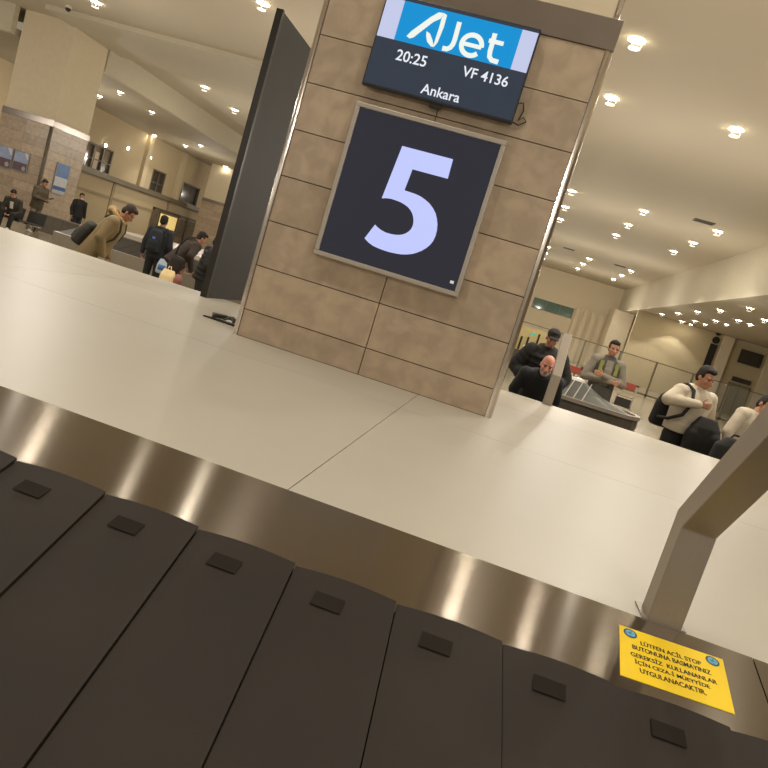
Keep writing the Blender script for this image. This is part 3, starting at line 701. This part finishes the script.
class Person:
    """local frame: faces -Y, x to its own left; z up from the floor"""
    def __init__(s, label, x, y, rz, H=1.75, lean=0, side=0, yaw=0, pitch=0, tilt=0, seat=None, hip_z=.93, wide=1.0):
        s.t = thing('person', label, 'person', (x, y, 0), math.radians(rz)); s.k = H/1.75; s.w = wide
        s.hz = hip_z
        s.T = M.Translation((0, 0, hip_z)) @ rot('Y', side) @ rot('X', lean) @ M.Translation((0, 0, -.93))
        s.Hd = s.T @ M.Translation((0, -.005, 1.50)) @ rot('X', -lean*.55) @ rot('Z', yaw) @ rot('X', pitch) @ rot('Y', tilt)
        s.legs = {}
        for g in (-1, 1):
            s.legs[g] = [V((g*.09*wide, 0, hip_z-.01)), V((g*.105*wide, -.02, hip_z*.53)), V((g*.11*wide, .025, .085))]
        s.arms = {g: [V((g*.19*wide, .0, 1.40)), V((g*.245*wide, .03, 1.13)), V((g*.25*wide, -.07, .90))] for g in (-1, 1)}
        s.hn = {-1: V((1, 0, 0)), 1: V((-1, 0, 0))}     # palm normals in torso frame
    def S(s, p): return V(p)*s.k
    def tp(s, p): return (s.T @ V(p))*s.k
    def hp(s, p): return (s.Hd @ V(p))*s.k
    def arm(s, g, elbow, hand, palm=None):
        s.arms[g][1] = V(elbow); s.arms[g][2] = V(hand)
        if palm: s.hn[g] = V(palm)
    def mat4(s): return M.Scale(s.k, 4)
    def body(s, skin, face=True, beard=None, bald=False):
        b = MB(); k = s.k; Hm = s.Hd; K = M.Scale(k, 4)
        def hb(c, r, m_=None): b.ball(s.hp(c), V(r)*k, (Hm.to_3x3() @ (m_ or M.Identity(3))))
        # skull, face, jaw, chin
        hb((0, .01, .155), (.076, .094, .092)); hb((0, -.022, .10), (.064, .07, .085)); hb((0, -.045, .05), (.047, .044, .04)); hb((0, -.07, .032), (.022, .018, .018))
        b.capsule(s.hp((0, -.088, .128)), s.hp((0, -.112, .088)), .0095*k, .0155*k, 8, 3)
        hb((-.013, -.1, .083), (.009, .01, .008)); hb((.013, -.1, .083), (.009, .01, .008))
        for g in (-1, 1):
            hb((g*.033, -.074, .147), (.028, .014, .009)); hb((g*.04, -.066, .098), (.022, .018, .02))
            hb((g*.077, .01, .113), (.009, .02, .032))
        hb((0, -.088, .058), (.024, .011, .007)); hb((0, -.086, .047), (.02, .011, .008))
        b.capsule(s.tp((0, .008, 1.42)), s.hp((0, .012, .05)), .058*k, .054*k)
        # trunk
        rs = [(.86, .15, .105, 0, 0), (.98, .155, .11, 0, 0), (1.1, .14, .1, 0, 0), (1.25, .16, .108, 0, 0), (1.38, .15, .09, 0, 0), (1.45, .09, .065, 0, 0)]
        b.loft([(z*k, rx*k*s.w, ry*k, cx, cy) for z, rx, ry, cx, cy in rs], M.Scale(k, 4) @ s.T @ M.Scale(1/k, 4))
        for g in (-1, 1):
            A = [s.tp(p) for p in s.arms[g]]
            b.ball(A[0], .058*k); b.capsule(A[0], A[1], .05*k, .04*k); b.capsule(A[1], A[2], .04*k, .027*k)
            b.capsule(s.tp((g*.05, 0, 1.4)), A[0], .06*k, .055*k)
            L = [p*k for p in s.legs[g]]
            b.capsule(L[0], L[1], .078*k, .052*k); b.capsule(L[1], L[2], .052*k, .036*k)
            s.hand(b, g)
        o = b.put('body', skin, s.t, remesh=.0085, sm=2, smf=.4)
        if face:
            for g in (-1, 1):
                MB().ball(s.hp((g*.031, -.0815, .126)), V((.0125, .008, .0065))*k, Hm.to_3x3()).put('eye', EYE, s.t, smooth=True)
                MB().capsule(s.hp((g*.016, -.0885, .146)), s.hp((g*.05, -.078, .146)), .0058*k, .004*k, 8, 2).put('eyebrow', HAIR, s.t, smooth=True)
            MB().ball(s.hp((0, -.0955, .053)), V((.022, .006, .0055))*k, Hm.to_3x3()).put('lips', LIP, s.t, smooth=True)
        return o
    def hand(s, b, g):
        k = s.k; A = s.arms[g]; w = s.tp(A[2]); d = (s.tp(A[2])-s.tp(A[1])).normalized()
        n = (s.T.to_3x3() @ s.hn[g]); n = (n - d*n.dot(d)).normalized(); u = d.cross(n).normalized()
        if u.dot(s.T.to_3x3() @ V((0, -1, .3))) < 0: u = -u      # u: thumb side
        for o_ in (-.022, -.007, .008, .023):
            b.capsule(w + d*.01*k + u*o_*.7*k, w + d*.085*k + u*o_*k, .015*k, .0125*k, 8, 3)
        for o_, L in ((-.032, .058), (-.0107, .072), (.0107, .078), (.032, .068)):
            p0 = w + (d*.085 + u*o_)*k; p1 = p0 + (d*.84 + n*.54)*L*.5*k; p2 = p1 + (d*.45 + n*.9)*L*.5*k
            b.capsule(p0, p1, .0098*k, .009*k, 8, 3); b.capsule(p1, p2, .009*k, .008*k, 8, 3)
        p0 = w + (d*.025 + u*.03)*k; p1 = p0 + (d*.6 + u*.75 + n*.2)*.04*k; p2 = p1 + (d*.8 + u*.3 + n*.45)*.03*k
        b.capsule(p0, p1, .0125*k, .011*k, 8, 3); b.capsule(p1, p2, .011*k, .009*k, 8, 3)
    def hair(s, m, full=0, name='hair', cap=False):
        b = MB(); k = s.k; r3 = s.Hd.to_3x3()
        b.ball(s.hp((0, .022, .175)), V((.081, .092, .086))*k, r3)
        b.ball(s.hp((0, .05, .125)), V((.074, .06, .085))*k, r3)
        b.ball(s.hp((0, -.04, .218)), V((.06, .05, .03))*k, r3)
        if full:
            for g in (-1, 1): b.ball(s.hp((g*.06, .012, .15)), V((.024, .045, .05))*k, r3)
            b.ball(s.hp((0, -.038, .222)), V((.064, .045, .03))*k, r3)
        return b.put(name, m, s.t, remesh=.009, sm=2)
    def cap(s, m):
        b = MB(); k = s.k; r3 = s.Hd.to_3x3()
        b.ball(s.hp((0, .008, .185)), V((.088, .102, .078))*k, r3); b.ball(s.hp((0, -.085, .165)), V((.07, .075, .012))*k, r3)
        return b.put('cap', m, s.t, remesh=.009, sm=2)
    def beard(s, m):
        b = MB(); k = s.k; r3 = s.Hd.to_3x3()
        b.ball(s.hp((0, -.05, .035)), V((.05, .052, .034))*k, r3)
        for g in (-1, 1): b.ball(s.hp((g*.05, -.025, .065)), V((.016, .035, .035))*k, r3)
        b.capsule(s.hp((-.024, -.092, .066)), s.hp((.024, -.092, .066)), .008*k, .008*k, 8, 2)
        return b.put('beard', m, s.t, remesh=.009, sm=2)
    def jacket(s, m, name='jacket', t=.02, hem=.82, flare=0, hood=0, puff=0, collar=True, sleeve=.96, sleeves=True, belly=0):
        b = MB(); k = s.k; K = M.Scale(k, 4) @ s.T @ M.Scale(1/k, 4); w = s.w
        rs = [(hem, .172+t+flare, .125+t+flare, 0, 0), (hem+.1, .17+t+flare*.6, .128+t+flare*.5, 0, 0), (1.08, .162+t, .122+t+belly, 0, -belly*.6), (1.22, .176+t, .126+t+belly*.6, 0, -belly*.4), (1.34, .184+t, .12+t, 0, 0), (1.42, .165+t*.7, .095+t*.6, 0, .002), (1.47, .1+t*.3, .075+t*.3, 0, .005), (1.5, .075, .07, 0, .008)]
        b.loft([(z*k, rx*k*w, ry*k, cx*k, cy*k) for z, rx, ry, cx, cy in rs], K, 24)
        if sleeves:
            for g in (-1, 1):
                A = [s.tp(p) for p in s.arms[g]]; e = A[1] + (A[2]-A[1])*sleeve
                b.ball(A[0], (.072+t*.6)*k); b.capsule(A[0], A[1], (.066+t*.6+puff)*k, (.052+t*.6+puff)*k, 14)
                b.capsule(A[1], e, (.052+t*.6+puff)*k, (.036+t*.4+puff*.6)*k, 14)
                b.capsule(s.tp((g*.07, 0, 1.41)), A[0], (.065+t*.4)*k, (.07+t*.5)*k)
                if puff:
                    for i in range(4):
                        f = (i+.5)/4; b.ball(A[0].lerp(A[1], f), (.07+t*.5+puff*1.3)*k); b.ball(A[1].lerp(e, f), (.055+t*.5+puff)*k)
        if puff:
            for z in (hem+.05, hem+.15, hem+.25, 1.18, 1.28, 1.37):
                b.loft([((z-.03)*k, (.168+t)*k*w, (.12+t)*k, 0, 0), (z*k, (.182+t+puff)*k*w, (.134+t+puff)*k, 0, 0), ((z+.03)*k, (.168+t)*k*w, (.12+t)*k, 0, 0)], K, 24)
        if collar: 
            n = 20
            for z0_, r_, th in ((1.475, .078, .016), (1.50, .074, .014)):
                pts = [s.tp((r_*math.cos(a*2*PI/n), .008 + r_*math.sin(a*2*PI/n), z0_)) for a in range(n+1)]
                b.tube(pts, th*k, 8, cap=False)
        if hood:
            for a in range(0, 11):
                an = PI*a/10; b.ball(s.tp((.1*math.cos(an), .035 + .07*math.sin(an), 1.47+.01*math.sin(an))), hood*k)
            b.ball(s.tp((0, .12, 1.43)), V((.1, .05, .08))*k*(hood/.04))
        return b.put(name, m, s.t, remesh=.0125, sm=3)
    def trousers(s, m, t=.018, cuff=.07):
        b = MB(); k = s.k
        wz = 1.03 - .93 + s.hz
        if s.hz > .6 or True:
            b.loft([((s.hz-.14)*k, .155*k*s.w, .105*k, 0, 0), ((s.hz-.03)*k, .17*k*s.w, .12*k, 0, 0), ((wz)*k, .158*k*s.w, .115*k, 0, 0)], None, 22)
        for g in (-1, 1):
            L = [p*k for p in s.legs[g]]; e = L[2] + V((0, 0, .015*k))
            b.capsule(L[0], L[1], (.085+t)*k, (.06+t)*k, 14); b.capsule(L[1], e, (.06+t)*k, (.045+t)*k, 14)
        return b.put('trousers', m, s.t, remesh=.0135, sm=3)
    def shoes(s, m):
        for g in (-1, 1):
            a = s.legs[g][2]*s.k; k = s.k; b = MB()
            z = a.z - .085*k
            b.loft([(z + .002, .045*k, .13*k, a.x, a.y-.06*k), (z+.03*k, .048*k, .135*k, a.x, a.y-.06*k), (z+.065*k, .042*k, .1*k, a.x, a.y-.035*k), (z+.11*k, .036*k, .05*k, a.x, a.y)], None, 16)
            b.put('shoe', m, s.t, remesh=.011, sm=2)

def backpack(P, m, label, z=1.2, w=.15, d=.085, h=.22, back=.2, accent=None, x=0, straps=True):
    """a worn pack: stands on its own at the wearer's back"""
    k = P.k; t = thing('backpack', label, 'backpack'); t.matrix_world = P.t.matrix_basis.copy(); t.location = P.t.location; t.rotation_euler = P.t.rotation_euler
    K = M.Scale(k, 4) @ P.T @ M.Scale(1/k, 4)
    b = MB(); cy = back + .02
    b.loft([((z-h)*k, w*.8*k, d*.8*k, x*k, cy*k), ((z-h*.85)*k, w*k, d*k, x*k, cy*k), ((z+.3*h)*k, w*.97*k, d*.95*k, x*k, cy*k), ((z+.8*h)*k, w*.8*k, d*.75*k, x*k, (cy-.01)*k), ((z+h)*k, w*.45*k, d*.45*k, x*k, (cy-.02)*k)], K, 22)
    b.put('bag_body', m, t, remesh=.013, sm=3)
    b = MB(); b.loft([((z-h*.8)*k, w*.62*k, d*.5*k, x*k, (cy+d*.72)*k), ((z-h*.2)*k, w*.66*k, d*.55*k, x*k, (cy+d*.72)*k), ((z+.05*h)*k, w*.6*k, d*.35*k, x*k, (cy+d*.68)*k)], K, 18); b.put('front_pocket', m, t, remesh=.013, sm=2)
    if accent: MB().loft([((z+.1*h)*k, w*.22*k, d*.3*k, x*k, (cy+d*.85)*k), ((z+.3*h)*k, w*.2*k, d*.25*k, x*k, (cy+d*.85)*k)], K, 12).put('patch', accent, t)
    if straps:
        for g in (-1, 1):
            pts = [P.tp(q) for q in ((g*.1+x*.5, .15, 1.36), (g*.12, .09, 1.475), (g*.125, 0, 1.495), (g*.125, -.09, 1.45), (g*.13, -.15, 1.34), (g*.14, -.155, 1.2), (g*.17, -.09, 1.08), (g*.17, .08, 1.05))]
            MB().tube(pts, .016*k, 8).put('shoulder_strap', m, t, smooth=True)
    return t

BLK = cloth('black_cloth', (34, 32, 30)); NAVY = cloth('dark_navy_cloth', (38, 40, 44)); OLIVE = cloth('olive_brown_cloth', (84, 74, 56)); KHAKI = cloth('khaki_parka', (136, 116, 80))
GREYT = cloth('grey_trousers', (122, 112, 96)); BROWN = cloth('dark_brown_cloth', (58, 46, 38)); CREAMC = cloth('cream_hoodie', (192, 180, 158)); GREYV = cloth('grey_cloth', (132, 124, 108)); DKG = cloth('dark_grey_cloth', (72, 68, 60))
FUR = mat('fur_trim', (172, 142, 96), .9, var=.3, scale=50, bump=.8, bscale=60); DEN = cloth('dark_denim', (66, 66, 68)); SHOEB = mat('black_shoe', (30, 28, 26), .5); SHOEW = mat('white_shoe', (210, 204, 192), .5)
MASK = mat('white_mask', (222, 216, 204), .7); YEL = mat('hi_vis_yellow', (134, 134, 66), .7); GBEARD = mat('grey_beard', (168, 156, 140), .8, var=.2, scale=60)

# seated man with a phone, far left
p = Person('man in dark jacket sitting hunched over his phone at the far left', -14.52, 18.5, 15, 1.68, lean=24, pitch=26, hip_z=.47)
for g in (-1, 1): p.legs[g] = [V((g*.1, 0, .48)), V((g*.15, -.44, .50)), V((g*.14, -.5, .085))]
p.arm(-1, (-.26, -.12, 1.14), (-.08, -.36, 1.1), (0, 0, 1)); p.arm(1, (.26, -.12, 1.14), (.08, -.36, 1.1), (0, 0, 1))
p.body(SKIN); p.hair(HAIR, 1); p.jacket(cloth('dark_green_cloth', (62, 58, 48)), hem=.9); p.trousers(BLK); p.shoes(SHOEW)
b = MB(); b.loft([(1.2*p.k, .05*p.k, .02, 0, -.14*p.k), (1.4*p.k, .05*p.k, .02, 0, -.125*p.k)], M.Scale(p.k, 4) @ p.T @ M.Scale(1/p.k, 4)); b.put('shirt_front', MASK, p.t)
# bench the man sits on
BE = thing('bench_seat', 'row of black seats with chrome legs under the seated man', 'bench', (-14.72, 18.62, 0), math.radians(15))
for x in (-.62, 0, .62):
    b = MB(); b.box(x-.26, x+.26, -.3, .2, .335, .365); b.put('seat', BLACK, BE, bevel=.02)
    b = MB(); b.prism([(x-.26, .235, .36), (x-.26, .33, .7), (x-.26, .36, .7), (x-.26, .265, .34)], (.52, 0, 0)); b.put('backrest', BLACK, BE, bevel=.015)
b = MB(); b.box(-.95, .95, -.08, -.02, .29, .334); b.put('beam', CHROME, BE)
for x in (-.8, .8): MB().prism([(x-.02, -.3, 0), (x-.02, .25, 0), (x-.02, .2, .05), (x-.02, .0, .29), (x-.02, -.1, .29), (x-.02, -.25, .05)], (.04, 0, 0)).put('leg', CHROME, BE)
RB = thing('red_bag', 'red bag resting on the seat beside the seated man', 'bag', (-15.28, 18.45, .366))
MB().loft([(0, .2, .13, 0, 0), (.1, .22, .15, 0, 0), (.28, .17, .11, 0, 0), (.34, .08, .06, 0, 0)], None, 18).put('bag_body', cloth('red_cloth', (168, 62, 56)), RB, smooth=True)
MB().tube([(-.08, 0, .32), (-.05, 0, .42), (.05, 0, .42), (.08, 0, .32)], .012, 8).put('handle', cloth('red_cloth', (168, 62, 56)), RB, smooth=True)

# standing man with phone
p = Person('man in olive jacket and grey trousers standing and looking at his phone', -15.0, 20.0, 78, 1.71, lean=6, pitch=24)
p.arm(-1, (-.24, -.05, 1.14), (-.07, -.3, 1.14), (0, 0, 1)); p.arm(1, (.25, -.03, 1.13), (.09, -.28, 1.1), (0, 0, 1))
p.body(SKIN2); p.hair(HAIR, 1); p.jacket(OLIVE, hem=.78, t=.03); p.trousers(GREYT); p.shoes(SHOEW)
ph = thing('phone', 'phone held up by the man in olive jacket', 'phone', (-14.585, 20.03, 1.17)); MB().box(-.07, .07, -.04, .04, 0, .012, rot('Y', -25)).put('case', BLACK, ph); MB().box(-.062, .062, -.034, .034, .0122, .0135, rot('Y', -25)).put('screen', mat('phone_glow', (150, 160, 180), .2, emit=(170, 180, 200), es=.3), ph)

# masked man with backpack
p = Person('man in black with white face mask and black backpack, standing right of the tall poster', -14.95, 22.0, 60, 1.62, pitch=8)
p.body(SKIN2); p.hair(HAIR, 1); p.jacket(BLK, hem=.84); p.trousers(NAVY); p.shoes(SHOEW)
b = MB(); b.ball(p.hp((0, -.06, .06)), V((.058, .055, .045))*p.k, p.Hd.to_3x3()); b.put('face_mask', MASK, p.t, smooth=True)
backpack(p, BLK, 'black backpack worn by the masked man', h=.25, w=.16, d=.1)

# parka woman / man
p = Person('person in khaki parka with fur hood bowing the head, walking right', -6.36, 10.0, 106, 1.8, lean=25, pitch=30, yaw=5)
p.arm(-1, (-.27, -.02, 1.12), (-.2, -.2, .9)); p.arm(1, (.27, .02, 1.12), (.2, -.16, .88))
p.legs[-1][2] = V((-.1, .16, .085)); p.legs[1][2] = V((.1, -.12, .085)); p.legs[1][1] = V((.1, -.1, .49))
p.body(SKIN2); p.hair(cloth('brown_hair', (52, 42, 34)), 1); p.jacket(KHAKI, 'parka', hem=.62, t=.045, flare=.03); p.trousers(DKG); p.shoes(SHOEB)
b = MB(); n = 22
for a in range(n):
    an = a*2*PI/n; b.ball(p.tp((.12*math.cos(an), .03+.115*math.sin(an), 1.49+.035*math.sin(an)+random.uniform(-.006, .006))), random.uniform(.036, .045))
b.ball(p.tp((0, .16, 1.5)), V((.11, .07, .075))); b.put('fur_hood', FUR, p.t, remesh=.013, sm=1)
b = MB(); b.capsule(p.tp((-.2, -.19, .9)), p.tp((-.21, -.205, .87)), .05, .05); b.put('cuff', CREAMC, p.t, smooth=True)
backpack(p, cloth('grey_green_pack', (62, 61, 54)), 'grey green backpack on the back of the khaki parka', z=.98, h=.2, w=.16, d=.1, back=.23, accent=mat('pink_patch', (206, 130, 116), .6))

# navy jacket from behind
p = Person('man in dark navy jacket seen from behind, holding a blue and white bag', -7.45, 13.8, 187, 1.71, pitch=6)
p.arm(1, (.27, .02, 1.13), (.3, -.02, .88)); p.arm(-1, (-.27, .02, 1.13), (-.27, -.1, .9))
p.body(SKIN2, face=False); p.hair(HAIR, 1); p.jacket(NAVY, hem=.84, t=.03); p.trousers(BLK); p.shoes(SHOEB)
backpack(p, NAVY, 'dark navy backpack with blue patch on the navy jacketed man', z=1.2, h=.24, w=.16, d=.09, accent=mat('blue_patch', (90, 120, 190), .6))
# bending man
p = Person('man in dark brown jacket bending to the right beside the carousel', -6.7, 13.2, 135, 1.76, lean=38, pitch=10, wide=1.08)
p.arm(-1, (-.34, -.02, 1.16), (-.22, -.3, 1.02)); p.arm(1, (.3, -.06, 1.14), (.28, -.3, 1.02))
p.body(SKIN2, face=False); p.hair(HAIR, 1); p.jacket(BROWN, hem=.8, t=.04, hood=.035); p.trousers(DEN); p.shoes(SHOEB)
sb = thing('shoulder_bag', 'dark bag slung at the hip of the man in brown jacket', 'bag', (-6.72, 12.98, 0))
MB().loft([(.74, .14, .07, 0, 0), (.8, .15, .09, 0, 0), (1.0, .14, .09, 0, 0), (1.06, .12, .06, 0, 0)], rot('Y', 12), 18).put('bag_body', mat('dark_brown_bag', (44, 37, 31), .8), sb, remesh=.015)
MB().tube([(.12, 0, 1.06), (.2, -.1, 1.25), (.33, -.08, 1.44), (.45, .12, 1.5)], .015, 8).put('strap', BLK, sb, smooth=True)
# partly hidden person
p = Person('person in black padded jacket half hidden behind the tall black panel', -5.75, 12.5, 110, 1.64, lean=10, pitch=14)
p.arm(-1, (-.27, -.05, 1.12), (-.2, -.26, 1.06))
p.body(SKIN2); p.hair(HAIR, 1); p.jacket(BLK, hem=.8, t=.03, puff=.012, hood=.035); p.trousers(BLK); p.shoes(SHOEB)
# carrier bags
def carrier(lb, x, y, z, m, m2, w=.17, h=.34, rz=0):
    t = thing('carrier_bag', lb, 'bag', (x, y, z), rz)
    MB().loft([(0, w*.9, .08, 0, 0), (h*.12, w, .1, 0, 0), (h*.6, w*.98, .08, 0, 0), (h*.9, w*.8, .03, 0, 0), (h, w*.72, .015, 0, 0)], None, 20).put('bag_body', m, t, remesh=.011, sm=2)
    if m2: MB().loft([(h*.25, w*.55, .02, 0, -.09), (h*.6, w*.5, .02, 0, -.082)], None, 14).put('print', m2, t, smooth=True)
    MB().tube([(-w*.25, 0, h*.96), (-w*.12, 0, h*1.22), (w*.12, 0, h*1.22), (w*.25, 0, h*.96)], .01, 8).put('handle', m, t, smooth=True)
carrier('blue and white carrier bag hanging from the hand of the navy jacketed man', -7.1, 13.6, .56, mat('bag_pale', (180, 196, 206), .5), mat('bag_blue', (62, 112, 176), .5), .15, .3)
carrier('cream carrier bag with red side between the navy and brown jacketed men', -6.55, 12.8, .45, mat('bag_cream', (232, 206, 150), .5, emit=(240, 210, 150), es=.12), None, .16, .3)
bs = thing('carrier_bag', 'small dull red carrier bag touching the cream bag', 'bag', (-6.33, 12.8, .45)); MB().loft([(0, .07, .07, 0, 0), (.15, .09, .08, 0, 0), (.27, .05, .03, 0, 0)], None, 16).put('bag_body', mat('bag_red', (150, 96, 84), .5), bs, smooth=True)
MB().tube([(-.03, 0, .26), (0, 0, .34), (.03, 0, .26)], .008, 6).put('handle', mat('bag_red', (150, 96, 84), .5), bs, smooth=True)

# man with cap
p = Person('man in black padded jacket and dark cap looking down behind the bald man', .51, 9.88, 8, 1.81, lean=11, pitch=13, wide=1.05)
p.arm(-1, (-.34, .0, 1.14), (-.14, -.3, 1.02)); p.arm(1, (.34, .0, 1.14), (.16, -.3, 1.02))
p.body(SKIN2); p.hair(HAIR); p.cap(cloth('dark_cap', (40, 38, 34))); p.jacket(BLK, hem=.82, t=.035, puff=.014, hood=.038); p.trousers(BLK); p.shoes(SHOEB)
# bald man
p = Person('older bald man with grey beard in dark jacket bending over the carousel edge', .49, 9.2, 2, 1.78, lean=61, pitch=-14, tilt=4)
p.arm(-1, (-.26, -.12, 1.14), (-.2, -.36, 1.0)); p.arm(1, (.26, -.12, 1.14), (.2, -.36, 1.0))
p.body(SKIN3); p.beard(GBEARD); p.jacket(NAVY, hem=.84, t=.025); p.trousers(BLK); p.shoes(SHOEB)
# man with crossed arms
p = Person('man with arms crossed in grey jacket with yellow stripes and dark vest', 1.66, 12.25, 4, 1.93, pitch=6, yaw=4)
p.arm(-1, (-.29, -.04, 1.12), (.06, -.215, 1.14), (0, 1, 0)); p.arm(1, (.29, -.04, 1.14), (-.07, -.25, 1.2), (0, 1, 0))
p.body(SKIN2); p.hair(HAIR, 1); p.jacket(GREYV, hem=.8, t=.022); p.jacket(DKG, 'vest', hem=.8, t=.03, sleeves=False); p.trousers(DKG); p.shoes(SHOEB)
K = M.Scale(p.k, 4) @ p.T @ M.Scale(1/p.k, 4)
for g in (-1, 1): MB().loft([(1.24*p.k, .03*p.k, .012, g*.115*p.k, -.142*p.k), (1.42*p.k, .03*p.k, .012, g*.115*p.k, -.118*p.k)], K).put('reflective_stripe', YEL, p.t)
MB().loft([(1.06*p.k, .062*p.k, .012, 0, -.15*p.k), (1.3*p.k, .06*p.k, .012, 0, -.15*p.k), (1.44*p.k, .05*p.k, .012, 0, -.112*p.k)], K).put('shirt_front', GREYV, p.t)
# white hoodie man
p = Person('man in cream hoodie gripping a bag strap and holding a dark jacket', 2.27, 9.0, 26, 1.9, lean=4, pitch=14, yaw=14, wide=1.05)
p.arm(-1, (-.36, -.06, 1.29), (-.07, -.2, 1.34), (.3, 1, 0)); p.arm(1, (.29, -.02, 1.13), (.17, -.26, 1.02), (0, 0, 1))
p.body(SKIN2); p.hair(HAIR, 1); p.jacket(CREAMC, 'hoodie', hem=.97, t=.03, hood=.035); p.trousers(BLK); p.shoes(SHOEB)
backpack(p, BLK, 'black bag slung behind the shoulder of the cream hoodie man', z=1.14, h=.2, w=.14, d=.09, x=-.13, back=.19, straps=False)
st = thing('bag_strap', 'black strap running across the chest of the cream hoodie man', 'strap'); st.location = p.t.location; st.rotation_euler = p.t.rotation_euler
MB().tube([p.tp(q) for q in ((-.2, .17, 1.2), (-.16, .12, 1.44), (-.13, .02, 1.5), (-.12, -.1, 1.46), (-.14, -.17, 1.32), (-.19, -.16, 1.18), (-.24, -.02, 1.08), (-.24, .14, 1.05))], .02, 8).put('webbing', BLK, st, smooth=True)
hj = thing('held_jacket', 'bundled black jacket held in front of the cream hoodie man', 'jacket', (2.46, 8.72, 0))
b = MB(); b.loft([(.7, .1, .07, .02, 0), (.8, .19, .1, 0, 0), (1.05, .21, .12, 0, 0), (1.2, .17, .11, 0, 0), (1.32, .1, .07, 0, .02)], None, 20); b.capsule((-.12, -.05, 1.1), (-.16, -.04, .66), .07, .05); b.capsule((.1, -.06, 1.1), (.12, -.04, .7), .08, .06)
b.put('cloth_bundle', BLK, hj, remesh=.015, sm=3)
# person at the right edge
p = Person('person in cream top and black trousers leaning at right behind the steel post', 2.85, 9.02, 35, 1.82, lean=10, side=14, pitch=16, wide=.98)
p.arm(-1, (-.27, -.06, 1.14), (-.18, -.2, .92)); p.arm(1, (.27, -.06, 1.14), (.2, -.24, 1.0))
p.legs[-1] = [V((-.09, 0, .92)), V((-.2, -.18, .55)), V((-.2, .06, .085))]
p.body(SKIN2); p.hair(HAIR, 1); p.jacket(CREAMC, 'top', hem=.9, t=.02, hood=.03); p.jacket(BLK, 'gilet', hem=1.0, t=.012, sleeves=False, collar=False); p.trousers(BLK, .03); p.shoes(SHOEB)
hb = thing('holdall', 'black holdall bag on the ledge between the cream hoodie man and the steel post', 'bag', (2.68, 8.22, .235))
b = MB(); b.loft([(.62, .2, .1, 0, 0), (.7, .24, .13, 0, 0), (.88, .22, .12, 0, 0), (.98, .12, .07, 0, 0)], None, 20); b.put('bag_body', BLK, hb, remesh=.015)
MB().tube([(-.1, 0, .95), (-.06, 0, 1.02), (.06, 0, 1.02), (.1, 0, .95)], .012, 8).put('handle', BLK, hb, smooth=True)
